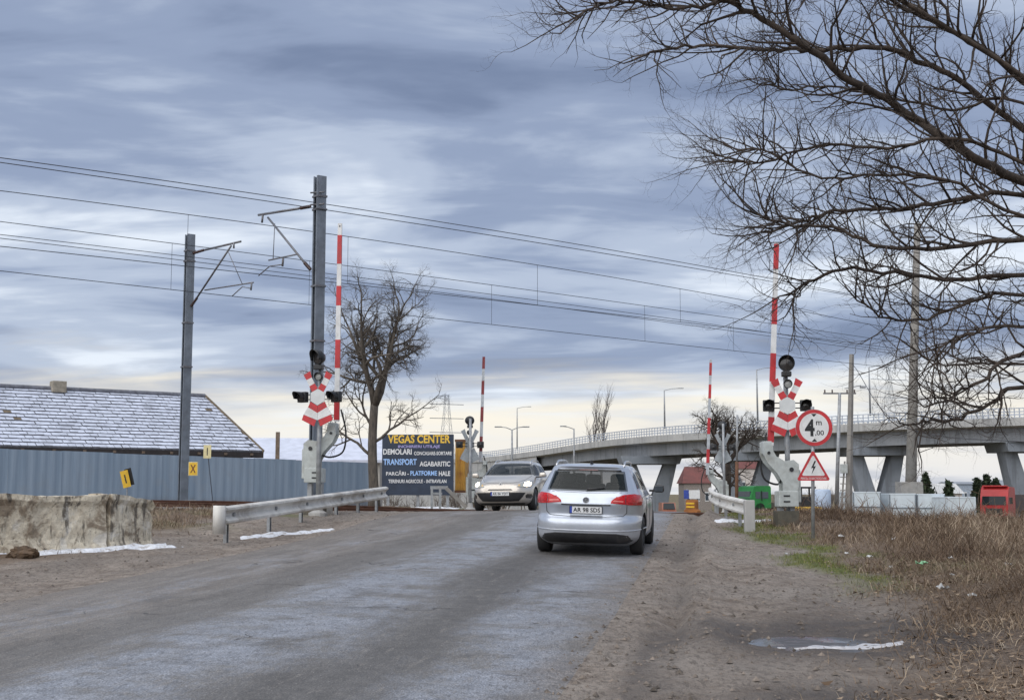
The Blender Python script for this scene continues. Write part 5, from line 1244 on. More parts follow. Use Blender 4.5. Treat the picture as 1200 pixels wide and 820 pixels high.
def settle(t, pts):
    """set the car on the ground: pts are wheel contact points in its own frame (two rear, two front)"""
    c, s_ = math.cos(t.rotation_euler.z), math.sin(t.rotation_euler.z)
    z = [g(t.location.x + c * x - s_ * y, t.location.y + s_ * x + c * y) + .006 for x, y in pts]
    dy = pts[2][1] - pts[0][1]; dx = pts[1][0] - pts[0][0]
    pitch = math.atan(((z[2] + z[3]) - (z[0] + z[1])) / 2 / dy); roll = -math.atan(((z[1] + z[3]) - (z[0] + z[2])) / 2 / dx)
    t.rotation_euler.x = pitch; t.rotation_euler.y = roll
    t.location.z = (z[0] + z[1]) / 2 - math.tan(pitch) * pts[0][1]

# silver estate seen from behind
silver = paint('silver_paint', (.50, .545, .62))
LV = [(.15, .60, 4.2, .74, 7, 4), (.19, .40, 4.35, .78, 7, 4), (.25, .16, 4.60, .84, 6, 3.4), (.31, .05, 4.70, .88, 5.5, 3.2), (.40, .015, 4.75, .900, 5, 3.1), (.50, .0, 4.77, .908, 5, 3.0), (.58, .005, 4.765, .91, 5, 3.0), (.61, .03, 4.75, .91, 5, 3.0), (.63, .075, 4.74, .91, 5, 3.0), (.65, .105, 4.74, .91, 5, 3.0),
      (.72, .098, 4.70, .912, 5, 2.9), (.81, .072, 4.62, .91, 5, 2.8), (.835, .052, 4.55, .91, 5, 2.8), (.87, .060, 4.42, .908, 5, 2.7), (.92, .075, 4.10, .90, 5, 2.7), (.97, .088, 3.72, .888, 5, 2.8), (1.01, .115, 3.48, .868, 5, 3), (1.05, .15, 3.36, .845, 5, 3.2), (1.15, .235, 3.15, .80, 5, 3.4),
      (1.28, .355, 2.86, .735, 5, 3.6), (1.38, .45, 2.60, .68, 5, 3.6), (1.425, .46, 2.42, .655, 5, 3.6), (1.455, .42, 2.22, .625, 4.5, 3.6), (1.475, .50, 2.0, .57, 4, 3.4), (1.49, .75, 1.78, .44, 3.6, 3.2), (1.497, 1.05, 1.5, .25, 3, 3)]
vx = xat(683.5, 20.9)
V = Car('silver_estate_car', 'silver estate car driving away towards the crossing, seen from behind', (vx, 20.9, .3), R(-9.5), LV, 4.77, silver, (.98, 3.70), .325, [(-.63, 1.085), (0, 1.072), (.63, 1.085), (.565, 1.36), (0, 1.378), (-.565, 1.36)],
        [[(.70, 1.115), (1.23, 1.10), (1.27, 1.34), (.97, 1.335), (.80, 1.29)], [(1.35, 1.09), (2.09, 1.07), (2.09, 1.365), (1.40, 1.35)], [(2.22, 1.07), (2.94, 1.06), (2.62, 1.25), (2.34, 1.355), (2.22, 1.365)]])
settle(V.t, [(-.78, .98), (.78, .98), (-.78, 3.70), (.78, 3.70)])
rw = V.patch('rear', [(-.665, 1.065), (-.5, 1.055), (0, 1.05), (.5, 1.055), (.665, 1.065), (.585, 1.38), (.3, 1.395), (0, 1.40), (-.3, 1.395), (-.585, 1.38)], 'rear_window', cabin_glass, .008)
V.patch('rear', [(-.54, 1.375), (.54, 1.375), (.53, 1.402), (0, 1.415), (-.53, 1.402)], 'spoiler_edge', trim_b, .012)
V.patch('rear', [(-.16, 1.385), (.16, 1.385), (.16, 1.405), (-.16, 1.405)], 'brake_light', lens_dkred, .02)
for sg in (1, -1):
    f = (lambda p: p) if sg > 0 else mir
    tl = V.patch('rear', f([(.40, .870), (.865, .835), (.88, .92), (.85, .995), (.76, 1.02), (.60, 1.005), (.46, .955), (.41, .91)]), 'tail_light', lens_red, .016)
    V.patch('rear', f([(.43, .895), (.60, .885), (.60, .91), (.45, .915)]), 'reverse_lens', lens_pink, .021, tl)
    V.patch('rear', f([(.625, .865), (.633, .865), (.633, .99), (.625, .99)]), 'lens_gap', lens_dkred, .02, tl)
    V.patch('rear', f([(.645, .885), (.82, .875), (.83, .965), (.75, .985), (.65, .975)]), 'inner_lens', lens_red, .024, tl)
    V.patch('right' if sg > 0 else 'left', [(.10, .90), (.34, .90), (.38, .965), (.20, .985), (.11, .975)], 'tail_light', lens_red, .010)
    ax = 'right' if sg > 0 else 'left'
    V.patch(ax, [(.62, 1.10), (1.25, 1.08), (1.30, 1.36), (.95, 1.355), (.75, 1.30)], 'side_window', cabin_glass, .007); V.patch(ax, [(1.32, 1.07), (2.12, 1.05), (2.12, 1.385), (1.37, 1.37)], 'side_window', cabin_glass, .007)
    V.patch(ax, [(2.19, 1.05), (3.02, 1.04), (2.65, 1.27), (2.32, 1.375), (2.19, 1.385)], 'side_window', cabin_glass, .007)
    V.seam(ax, [(1.30, 1.04), (1.22, .75), (1.36, .55), (1.42, .32)], 'door_seam'); V.seam(ax, [(2.15, 1.03), (2.15, .3)], 'door_seam'); V.seam(ax, [(3.05, 1.0), (3.2, .7), (3.1, .32)], 'door_seam')
    for y in (1.52, 2.35):
        h, n = V.hit(ax, y, .92); MB().bbox(tuple(h + n * .02), (.03, .2, .03), .01).build('door_handle', silver, V.t)
    V.seam(ax, [(1.42, .30), (3.05, .28)], 'sill_strip', trim_b, .03)
    # mirror
    mb = MB().bbox((sg * 1.02, 3.06, 1.05), (.19, .12, .14), .045); o = mb.build('wing_mirror', silver if sg < 0 else trim_b, V.t, True); MB().bbox((sg * .90, 3.08, 1.01), (.12, .06, .04), .01).build('mirror_arm', trim_b, o); MB().bbox((sg * 1.02, 2.998, 1.05), (.15, .012, .10), .003).build('mirror_glass', glass_b, o)
    # roof rail
    pts = []
    for k in range(11):
        y = .62 + 1.75 * k / 10; h, n = V.hit('top', sg * .555, y); e = min(k, 10 - k); pts.append(Vector((sg * .565, y, h.z + (.0 if e == 0 else .05 if e == 1 else .062))))
    MB().tube(pts, .017, 8).build('roof_rail', chrome, V.t, True)
    # headlamps at the front
    V.patch('front', f([(.40, .66), (.80, .66), (.82, .76), (.5, .74)]), 'headlight', lens_gr, .01)
V.patch('rear', [(-.76, .27), (-.66, .215), (.66, .215), (.76, .27), (.68, .36), (.5, .385), (-.5, .385), (-.68, .36)], 'bumper_valance', trim_b, .010)
V.patch('front', [(-.6, .30), (.6, .30), (.62, .45), (-.62, .45)], 'grille', black_m, .006)
V.patch('front', [(-.70, 1.06), (.70, 1.06), (.58, 1.36), (-.58, 1.36)], 'windscreen', cabin_glass, .007)
V.seam('rear', [(-.90, .435), (-.6, .43), (0, .425), (.6, .43), (.90, .435)], 'bumper_crease', silver, .014, off=-.002)
V.seam('rear', [(-.66, .87), (-.655, .72), (-.60, .665), (-.3, .65), (.3, .65), (.60, .665), (.655, .72), (.66, .87)], 'tailgate_seam', trim_b, .006)
V.seam('rear', [(-.40, .84), (-.15, .838), (.15, .838), (.40, .84)], 'handle_strip', trim_b, .012)
V.seam('rear', [(-.665, 1.045), (0, 1.03), (.665, 1.045)], 'window_seam', trim_b, .004)
h, n = V.hit('rear', 0, .75); yy = h.y
pt = thing('x', 'x', 'x'); bpy.data.objects.remove(pt)
pb = MB().bbox((0, yy - .022, .755), (.54, .02, .125), .004).build('number_plate', black_m, V.t); MB().bbox((.0, yy - .0325, .755), (.52, .004, .108), .001).build('plate_face', plate_w, pb)
MB().box((-.242, yy - .0355, .755), (.036, .004, .108)).build('plate_band', plate_b, pb)
text_on('pv', 'lettering', black_m, pb, -.205, .235, .72, .792, yy - .0380)
hb_, n = V.hit('rear', 0, .91); yb = hb_.y
bd = MB().lathe([(.001, 0), (.046, 0), (.05, .004), (.05, .012), (.001, .012)], 28, T(0, yb - .012 + .012, .915) @ RX(math.pi / 2)).build('badge', simple('badge_dark', (.10, .11, .13), .3, .6), V.t, False)
MB().lathe([(.044, .012), (.044, .017), (.052, .017), (.052, .0)], 28, T(0, yb, .915) @ RX(math.pi / 2)).build('badge_ring', chrome, bd, True)
lm = MB()
for a, b in (((-.022, .04), (0, .006)), ((.022, .04), (0, .006)), ((-.038, .014), (-.018, -.036)), ((-.018, -.036), (0, .0)), ((0, .0), (.018, -.036)), ((.018, -.036), (.038, .014))): lm.beam((a[0], yb - .016, .915 + a[1]), (b[0], yb - .016, .915 + b[1]), .006, .006, up=(0, 1, 0))
lm.build('badge_letters', chrome, bd)
text_on('tdi', 'lettering', chrome, V.t, .47, .56, .80, .825, V.hit('rear', .52, .81)[0].y - .006)
h, n = V.hit('top', 0, .9); MB().tube([h, h + Vector((0, -.10, .055))], [.03, .012], 8).build('antenna', trim_b, V.t, True)
# wiper
wp = [V.hit('rear', a, z)[0] + V.hit('rear', a, z)[1] * .02 for a, z in ((0, 1.075), (.14, 1.085), (.30, 1.10))]; MB().tube(wp, [.02, .014, .008], 6).build('wiper', trim_b, V.t, True)
# head restraints and driver behind the dark glass are hidden; the underside stays open to the ground

# beige-grey estate coming towards the camera
beige = paint('beige_paint', (.57, .525, .465))
LM = [(.14, .5, 4.1, .72, 5, 4), (.17, .30, 4.25, .76, 5, 4), (.22, .12, 4.44, .82, 5, 4.4), (.30, .03, 4.52, .87, 5, 4.4), (.42, .0, 4.55, .895, 5, 4.4), (.54, .0, 4.555, .90, 5, 4.4), (.62, .02, 4.53, .902, 5, 4.2), (.70, .04, 4.48, .903, 5, 4.0), (.78, .05, 4.38, .90, 5, 3.6), (.85, .06, 4.18, .895, 5, 2.7), (.91, .07, 3.92, .885, 5, 2.8),
      (.97, .09, 3.62, .87, 5, 3), (1.02, .12, 3.42, .845, 5, 3.2), (1.12, .2, 3.18, .79, 5, 3.4), (1.25, .30, 2.86, .725, 5, 3.6), (1.36, .40, 2.56, .665, 5, 3.6), (1.42, .46, 2.34, .625, 5, 3.6), (1.46, .52, 2.08, .565, 4.5, 3.5), (1.485, .72, 1.82, .45, 4, 3.3), (1.495, 1.0, 1.5, .25, 3, 3)]
a_ = R(170.5); fx, fy = -math.sin(a_), math.cos(a_); f_ = at(586, 590, 36.2)
Mg = Car('beige_estate_car', 'beige estate car with lit headlights coming over the crossing', (f_.x - fx * 4.55, 36.2 - fy * 4.55, .7), a_, LM, 4.55, beige, (.85, 3.55), .315, [(-.67, 1.05), (0, 1.035), (.67, 1.05), (.53, 1.365), (0, 1.385), (-.53, 1.365)],
         [[(.72, 1.08), (1.23, 1.06), (1.27, 1.32), (.97, 1.315), (.80, 1.26)], [(1.35, 1.05), (2.02, 1.04), (2.02, 1.34), (1.40, 1.33)], [(2.15, 1.04), (2.9, 1.03), (2.57, 1.25), (2.32, 1.33), (2.15, 1.34)]])
settle(Mg.t, [(-.78, .85), (.78, .85), (-.78, 3.55), (.78, 3.55)])
Mg.patch('front', [(-.73, 1.035), (-.4, 1.02), (0, 1.015), (.4, 1.02), (.73, 1.035), (.56, 1.385), (.3, 1.40), (0, 1.405), (-.3, 1.40), (-.56, 1.385)], 'windscreen', cabin_glass, .007)
head_e = emit('lit_headlight', (1, .80, .5), 5.0)
for sg in (1, -1):
    f = (lambda p: p) if sg > 0 else mir; ax = 'right' if sg > 0 else 'left'
    hl = Mg.patch('front', f([(.46, .66), (.62, .64), (.80, .66), (.84, .74), (.80, .83), (.70, .84), (.56, .76)]), 'headlight', lens_gr, .012)
    Mg.patch('front', f([(.64, .69), (.71, .665), (.785, .70), (.79, .77), (.72, .80), (.645, .77)]), 'headlight_bulb', head_e, .022, hl)
    Mg.patch('front', f([(.49, .68), (.545, .67), (.55, .72), (.51, .73)]), 'indicator', simple('amber_lens', (.6, .42, .2), .2, 0, .1), .016, hl)
    Mg.patch('front', f([(.70, .35), (.80, .34), (.835, .40), (.82, .47), (.74, .47), (.69, .42)]), 'fog_light', lens_dk, .008)
    Mg.patch(ax, [(.62, 1.06), (1.25, 1.04), (1.30, 1.34), (.95, 1.335), (.75, 1.28)], 'side_window', cabin_glass, .007); Mg.patch(ax, [(1.32, 1.03), (2.05, 1.02), (2.05, 1.36), (1.37, 1.35)], 'side_window', cabin_glass, .007); Mg.patch(ax, [(2.12, 1.02), (3.0, 1.01), (2.6, 1.27), (2.3, 1.35), (2.12, 1.36)], 'side_window', cabin_glass, .007)
    mb = MB().bbox((sg * 1.0, 3.0, 1.03), (.20, .13, .14), .05); o = mb.build('wing_mirror', beige, Mg.t, True); MB().bbox((sg * .88, 3.0, .97), (.16, .06, .04), .01).build('mirror_arm', trim_b, o)
    pts = []
    for k in range(11):
        y = .62 + 1.7 * k / 10; h, n = Mg.hit('top', sg * .53, y); e = min(k, 10 - k); pts.append(Vector((sg * .54, y, h.z + (.0 if e == 0 else .045))))
    MB().tube(pts, .016, 8).build('roof_rail', chrome, Mg.t, True)
    Mg.patch('rear', f([(.5, .72), (.84, .72), (.84, .95), (.6, .9)]), 'tail_light', lens_red, .01)
    Mg.seam('front', [(sg * .70, 1.0), (sg * .62, .88), (sg * .5, .80), (sg * .25, .765), (0, .76)], 'bonnet_seam', trim_b, .005)
Mg.patch('front', [(-.70, .50), (-.3, .505), (.3, .505), (.70, .50), (.63, .38), (.52, .265), (.3, .255), (-.3, .255), (-.52, .265), (-.63, .38)], 'lower_grille', black_m, .008)
Mg.patch('front', [(-.36, .565), (.36, .565), (.32, .60), (-.32, .60)], 'upper_slot', black_m, .006)
Mg.patch('front', [(-.62, .17), (.62, .17), (.66, .215), (-.66, .215)], 'bumper_lip', trim_b, .006)
Mg.patch('rear', [(-.60, 1.04), (.60, 1.04), (.53, 1.36), (-.53, 1.36)], 'rear_window', cabin_glass, .007)
h, n = Mg.hit('front', 0, .48); yy = h.y
pb = MB().bbox((0, yy + .014, .47), (.54, .02, .125), .004).build('number_plate', black_m, Mg.t); MB().bbox((0, yy + .0245, .47), (.52, .004, .108), .001).build('plate_face', plate_w, pb); MB().box((.242, yy + .0275, .47), (.036, .004, .108)).build('plate_band', plate_b, pb)
text_on('pm', 'lettering', black_m, pb, -.205, .235, .435, .507, 0, M=T(0, yy + .0285, 0) @ RZ(math.pi))
h, n = Mg.hit('front', 0, .73); Mb = T(h.x, h.y + .014, .735)
MB().prism([(0, -.075), (.045, 0), (0, .075), (-.045, 0)], Mb @ T(0, -.03, 0), .03).build('badge', chrome, Mg.t, fix=True)
MB().prism([(0, -.04), (.022, 0), (0, .04), (-.022, 0)], Mb @ T(0, -.028, 0), .031).build('badge_inner', simple('badge_dark', (.10, .11, .13), .3, .6), Mg.t, fix=True)
# ------------------------------------------------------------------ bare trees
def bark_mat(name, lo, hi):
    m = Mat(name); v = m.pos(); n = m.noise(m.map(v, (9, 9, 2)), 1.5, 5, .6); n2 = m.noise(v, 2.5, 4)
    c = m.mix(m.ss(n, .3, .7), lo, hi); c = m.mix(m.math('MULTIPLY', m.ss(n2, .55, .7), .4), c, tuple(x * 1.5 for x in hi)); m.set('Base Color', c).set('Roughness', .9); m.bump(n, .5, .03); return m.m
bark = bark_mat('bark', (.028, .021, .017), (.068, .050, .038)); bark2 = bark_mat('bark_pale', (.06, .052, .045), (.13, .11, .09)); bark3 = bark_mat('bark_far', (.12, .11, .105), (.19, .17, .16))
def rv(rg): return Vector((rg.gauss(0, 1), rg.gauss(0, 1), rg.gauss(0, 1)))
def grow(mb, p, d, L, r, lev, rg, cfg, depth=0):
    """a crooked limb with side shoots; cfg: per level (segments, wobble, tropism, children, child length, angle, sides)"""
    seg, wob, trop, nch, cl, ang, sides = cfg[min(lev, len(cfg) - 1)]
    pts = [p.copy()]; rad = [r]; d = d.normalized(); dirs = [d.copy()]
    for i in range(seg):
        d = (d + rv(rg) * wob + Vector((0, 0, trop))).normalized(); p = p + d * (L / seg); pts.append(p.copy()); dirs.append(d.copy()); rad.append(r * (1 - (i + 1) / seg * .72))
    if lev == len(cfg) - 1: rad[-1] = r * .25
    mb.tube(pts, rad, sides, cap=lev < 2)
    if lev >= len(cfg) - 1: return
    for k in range(nch):
        f = .22 + .78 * (k + rg.random() * .9) / nch; f = min(f, .99); x = f * seg; i = min(int(x), seg - 1); q = pts[i].lerp(pts[i + 1], x - i); dd = dirs[i + 1]
        a = ang * (.7 + .6 * rg.random()); o = dd.orthogonal().normalized(); o = Matrix.Rotation(rg.random() * 6.283, 3, dd) @ o
        nd = dd * math.cos(a) + o * math.sin(a); rr = (r * (1 - f * .72)) * (.62 + .2 * rg.random())
        grow(mb, q, nd, L * cl * (.7 + .6 * rg.random()) * (1.15 - .5 * f), rr, lev + 1, rg, cfg)
    # leader goes on
    if lev < 2: grow(mb, pts[-1], dirs[-1], L * cl * .8, rad[-1], lev + 1, rg, cfg)
CF = [(7, .10, .03, 5, .62, .85, 9), (7, .20, .05, 5, .60, .85, 7), (6, .24, .03, 5, .58, .85, 5), (5, .28, .0, 4, .55, .8, 4), (4, .30, -.01, 3, .6, .8, 3), (3, .3, -.02, 0, 0, 0, 3)]
def bare_tree(px, pyb, pyt, Y, label, seed, r, cfg, mat, trunk_frac=.35, forks=3, spread=.55, lean=(0, 0), group='bare trees', reach=.5):
    a = at(px, pyb, Y); zb = g(a.x, Y) - .1; H = at(px, pyt, Y).z - zb; rg = random.Random(seed)
    t = thing('bare_tree', label, 'tree', (a.x, Y, zb), 0, group); tk = MB(); n = 8; pts = []; rad = []
    for i in range(n + 1):
        k = i / n; pts.append(Vector((lean[0] * k * H * trunk_frac + .05 * math.sin(k * 5 + seed), lean[1] * k * H * trunk_frac, H * trunk_frac * k))); rad.append(r * (1.35 if i == 0 else 1.1 if i == 1 else 1 - .22 * k))
    tk.tube(pts, rad, 14); tk.build('trunk', mat, t, True)
    br = MB(); top = pts[-1]
    for f in range(forks):
        an = 2 * math.pi * f / forks + rg.random() * .8; sp = spread * (.6 + .7 * rg.random()); dd = Vector((math.cos(an) * sp, math.sin(an) * sp * .8, 1)); grow(br, top - Vector((0, 0, .15)), dd, H * (1 - trunk_frac) * reach, r * .66, 0, rg, cfg)
    for f in range(3):
        an = rg.random() * 6.28; k = .55 + .14 * f; grow(br, pts[int(k * n)], Vector((math.cos(an), math.sin(an) * .6, .45)), H * .26, r * .34, 1, rg, cfg)
    br.build('branches', mat, t, True); return t, H
SEED_A = 33
CA = [(6, .12, .03, 7, .52, .75, 8), (6, .20, .05, 6, .55, .85, 6), (5, .26, .03, 6, .58, .8, 4), (4, .30, .01, 5, .58, .8, 3), (4, .32, .0, 2, .6, .7, 3), (3, .3, .0, 0, 0, 0, 3)]
CT = [(6, .13, .02, 6, .60, .75, 8), (6, .22, .04, 6, .58, .85, 6), (5, .26, .02, 6, .58, .8, 4), (4, .30, .0, 4, .58, .8, 3), (4, .32, -.02, 2, .6, .7, 3), (3, .3, -.02, 0, 0, 0, 3)]
bare_tree(437, 592, 302, 49.5, 'bare gnarled tree standing between the fence and the billboard', SEED_A, .20, CA, bark2, .42, 4, .36, reach=.66)
bare_tree(852, 592, 450, 68, 'bare gnarled tree behind the far right barrier', 23, .24, [c for c in CT[:-1]], bark, .42, 4, .85, reach=.58)
# two slim poplars beyond the viaduct
CPp = [(8, .04, .10, 16, .34, .32, 6), (5, .08, .12, 6, .5, .4, 4), (4, .12, .08, 3, .5, .4, 3), (3, .12, .05, 0, 0, 0, 3)]
for px, sd_, top, lab in ((693, 3, 462, 'left one of two slim bare poplars beyond the viaduct'), (705, 4, 458, 'right one of two slim bare poplars beyond the viaduct')):
    a = at(px, 585, 300); t = thing('poplar', lab, 'tree', (a.x, 300, g(a.x, 300) - .2), 0, 'bare poplars'); H = at(px, top, 300).z - t.location.z; rg = random.Random(sd_)
    MB().tube([(0, 0, 0), (0, 0, H * .3)], [.35, .26], 8).build('trunk', bark3, t, True); b = MB(); grow(b, Vector((0, 0, H * .28)), Vector((.03, 0, 1)), H * .60, .26, 0, rg, CPp); b.build('branches', bark3, t, True)

# the big tree on the right: trunk out of frame, limbs reaching in; every limb follows a 3-d line at its own depth
bt_ = thing('bare_tree', 'large bare tree at the right edge, its dark limbs reaching in from the right', 'tree', (9.3, 14.2, g(9.3, 14.2) - .1), 0, 'bare trees'); tb = Vector(bt_.location)
rg = random.Random(5)
MB().tube([Vector((0, 0, 0)), Vector((.02, 0, .5)), Vector((-.03, .02, 1.6)), Vector((-.12, .05, 2.6)), Vector((-.2, .1, 3.6))], [.42, .33, .29, .26, .22], 16).build('trunk', bark, bt_, True)
fork = Vector((9.1, 14.3, tb.z + 3.4)); fork_lo = Vector((9.25, 14.2, tb.z + 2.5))
LIMBS = [  # (origin height along trunk, radius, depth near/far, pixel path)
    (3.4, .105, (13.4, 11.8), [(1200, 213), (1130, 178), (1050, 124), (1000, 95), (940, 50), (882, 14), (835, -12), (790, -40)]),
    (3.5, .075, (14.6, 13.6), [(1200, 150), (1125, 92), (1075, 70), (1025, 57), (950, 56), (905, 60), (850, 57), (800, 55), (752, 64)]),
    (3.6, .075, (14.2, 12.6), [(1200, 95), (1150, 56), (1080, 20), (1030, -6), (960, -30)]),
    (3.5, .05, (12.6, 11.6), [(1000, -30), (900, -6), (850, 2), (800, 9), (752, 4), (706, 4), (676, 24)]),
    (3.2, .06, (14.0, 12.8), [(1200, 230), (1125, 235), (1050, 241), (975, 246), (935, 258), (893, 272)]),
    (3.0, .055, (13.2, 12.0), [(1200, 285), (1120, 290), (1040, 286), (980, 268), (925, 262), (885, 252)]),
    (2.9, .06, (14.8, 13.8), [(1200, 326), (1125, 324), (1050, 319), (985, 315), (940, 333), (930, 352)]),
    (2.8, .045, (13.4, 12.4), [(1200, 345), (1150, 350), (1090, 372), (1040, 372), (1000, 345)]),
    (2.6, .05, (12.6, 11.8), [(1200, 413), (1157, 442), (1120, 462), (1094, 478)]),
    (2.4, .05, (13.6, 12.6), [(1200, 453), (1160, 474), (1120, 490), (1085, 494), (1066, 500)]),
    (2.6, .035, (14.2, 13.4), [(1200, 425), (1150, 424), (1100, 424), (1074, 417)]),
    (3.1, .045, (13.0, 12.2), [(1200, 190), (1120, 160), (1040, 172), (960, 172), (900, 192), (866, 190)]),
    (3.3, .04, (14.4, 13.6), [(1200, 120), (1120, 130), (1040, 112), (970, 100), (920, 110), (900, 90)]),
    (2.8, .04, (12.4, 11.4), [(1200, 380), (1150, 388), (1110, 400), (1090, 432)]),
    (3.0, .04, (12.8, 12.2), [(1200, 255), (1110, 210), (1030, 205), (960, 210), (905, 180), (870, 175)]),
]
CB = [(5, .20, .05, 4, .56, .75, 4), (5, .24, .05, 4, .52, .8, 3), (4, .26, .04, 2, .52, .7, 3), (3, .26, .02, 0, 0, 0, 3)]
br = MB()
for hz, r0, (ya, yb_), path in LIMBS:
    n = len(path); pts = [at(px + rg.gauss(0, 2), py + rg.gauss(0, 1.5), ya + (yb_ - ya) * i / (n - 1) + rg.gauss(0, .12)) - tb for i, (px, py) in enumerate(path)]
    root = Vector((-.1, .03, hz)); 
    if (pts[0] - root).length > .3: pts = [root, root.lerp(pts[0], .5) + Vector((0, 0, .12))] + pts
    sp = spline(pts, 5); sp = [p + rv(rg) * .012 for p in sp]; m = len(sp); r0 = r0 * .60; rad = [r0 * (1 - .72 * i / (m - 1)) for i in range(m)]
    br.tube(sp, rad, 8)
    L = sum((sp[i + 1] - sp[i]).length for i in range(m - 1)); step = L / m
    nb = int(L / (.125 if path[-1][1] < 380 else .20))
    for k in range(nb):
        f = .12 + .88 * (k + rg.random()) / nb; x = min(f, .995) * (m - 1); i = int(x); q = sp[i].lerp(sp[i + 1], x - i); tg = (sp[i + 1] - sp[i]).normalized()
        o = Matrix.Rotation(rg.random() * 6.283, 3, tg) @ tg.orthogonal().normalized(); a = .5 + .6 * rg.random()
        d = tg * math.cos(a) + o * math.sin(a) + Vector((-.10, 0, .16))
        big = rg.random() < .42
        rr = max(.0095, rad[i] * (.65 if big else .35)); LL = (.60 + .65 * rg.random()) * (1.15 - .45 * f) if big else .3 + .4 * rg.random()
        grow(br, q, d, LL * (.75 if f < .4 else 1), min(rr, .018), 0 if big else 2, rg, CB)
    grow(br, sp[-1], (sp[-1] - sp[-3]), .7, rad[-1], 0, rg, CB)
br.build('branches', bark, bt_, True)

# ------------------------------------------------------------------ dead grass, weeds, leaves
def blade_mat(name, tones):
    m = Mat(name); a = m.attr('tone')[2]; r = m.N.new('ShaderNodeValToRGB'); m.L.new(a, r.inputs[0]); cr = r.color_ramp
    while len(cr.elements) < len(tones): cr.elements.new(.5)
    for i, (e, c) in enumerate(zip(cr.elements, tones)): e.position = i / (len(tones) - 1); e.color = (*c, 1)
    m.set('Base Color', r.outputs[0]).set('Roughness', .85).set('Specular IOR Level', .2); return m.m
nrg = np.random.default_rng(3)
def blades(name, X, Y, h, w_, bend, mat, label, cat, tone=None, up=.0):
    n = len(X); Z = gz(X, Y) - .02; an = nrg.uniform(0, 2 * np.pi, n); f = nrg.uniform(0, 2 * np.pi, n)
    dx = np.cos(an) * bend * h; dy = np.sin(an) * bend * h; wx = np.cos(f) * w_ / 2; wy = np.sin(f) * w_ / 2
    v = np.zeros((n, 5, 3)); mid = .55
    v[:, 0] = np.stack([X - wx, Y - wy, Z], -1); v[:, 1] = np.stack([X + wx, Y + wy, Z], -1)
    hh = h * np.sqrt(np.clip(1 - (bend * .8) ** 2, .08, 1))
    v[:, 2] = np.stack([X + dx * .35 - wx * .8, Y + dy * .35 - wy * .8, Z + hh * mid], -1); v[:, 3] = np.stack([X + dx * .35 + wx * .8, Y + dy * .35 + wy * .8, Z + hh * mid], -1)
    v[:, 4] = np.stack([X + dx, Y + dy, Z + hh * (1 - bend * .25)], -1)
    i = np.arange(n)[:, None] * 5; q = i + np.array([[0, 1, 3, 2]]); t3 = i + np.array([[2, 3, 4]])
    me = bpy.data.meshes.new(name); me.vertices.add(n * 5); me.vertices.foreach_set('co', v.reshape(-1).astype(np.float32))
    nl = n * 7; me.loops.add(nl); me.polygons.add(n * 2)
    lv = np.concatenate([q, t3], 1).reshape(-1); me.loops.foreach_set('vertex_index', lv.astype(np.int32))
    ls = np.stack([np.arange(n) * 7, np.arange(n) * 7 + 4], -1).reshape(-1); me.polygons.foreach_set('loop_start', ls.astype(np.int32))
    me.update(calc_edges=True); me.validate()
    if tone is None: tone = nrg.uniform(0, 1, n)
    at_ = me.attributes.new('tone', 'FLOAT', 'POINT'); at_.data.foreach_set('value', np.repeat(tone, 5).astype(np.float32))
    me.materials.append(mat); o = ob(name, me); tag(o, label, cat, kind='stuff'); return o
def scatter(n, xr, yr, pow_=1.0):
    Y = yr[0] + (yr[1] - yr[0]) * nrg.uniform(0, 1, n) ** pow_; X = nrg.uniform(xr[0], xr[1], n); return X, Y
dead_m = blade_mat('dead_grass', [(.062, .040, .027), (.138, .096, .065), (.245, .182, .127), (.40, .325, .24)]); green_m = blade_mat('green_grass', [(.055, .070, .014), (.11, .125, .03), (.18, .19, .055), (.26, .24, .10)])
# right-hand field, dense near the camera
X, Y = scatter(560000, (1.5, 34), (7.5, 62), 1.7)
keep = (X < .42 * Y + 1.2); X, Y = X[keep], Y[keep]
dr, gn, wt = masks(X, Y); u = X - xc(Y); t__, d__ = tcoord(X, Y)
cl = fnoise(X * .7, Y * .7, 41); dens = np.clip(dr, 0, 1) * (.18 + 1.1 * sstep(.38, .62, cl)) * (1 - .6 * gn) * (u > HW + .6) * (1 - .75 * (np.abs(d__ - 5) < 4.2)) * (1 - .5 * (Y < 10.5))
keep = nrg.uniform(0, 1, len(X)) < dens; X, Y, cl = X[keep], Y[keep], cl[keep]
away = sstep(0, 4, X - xc(Y) - verge(Y))
hgt = (.10 + .14 * nrg.uniform(0, 1, len(X)) + .42 * away * nrg.uniform(0, 1, len(X)) ** 2.4 * (.1 + 1.3 * sstep(.3, .7, cl))) * np.interp(Y, [8, 14, 24, 60], [.75, 1.05, 1.25, 1.2])
blades('dead_grass', X, Y, hgt, np.interp(Y, [8, 15, 30, 60], [.005, .007, .011, .018]), nrg.uniform(.55, 1.35, len(X)), dead_m, 'tangled brown dead grass and weeds covering the field on the right', 'grass', np.clip(-.25 + 1.3 * fnoise(X * .9, Y * .6, 55) * nrg.uniform(.5, 1.5, len(X)), 0, 1))
# green strip at the edge of the right shoulder
X, Y = scatter(190000, (1.5, 12), (10, 46), 1.2); dr, gn, wt = masks(X, Y); keep = (nrg.uniform(0, 1, len(X)) < gn * .9) & (X - xc(Y) > HW + .5) & (X < .42 * Y + 1); X, Y = X[keep], Y[keep]
blades('green_grass', X, Y, .04 + .07 * nrg.uniform(0, 1, len(X)), np.interp(Y, [10, 20, 45], [.005, .007, .013]), nrg.uniform(.2, 1.0, len(X)), green_m, 'short green grass along the edge of the right shoulder', 'grass')
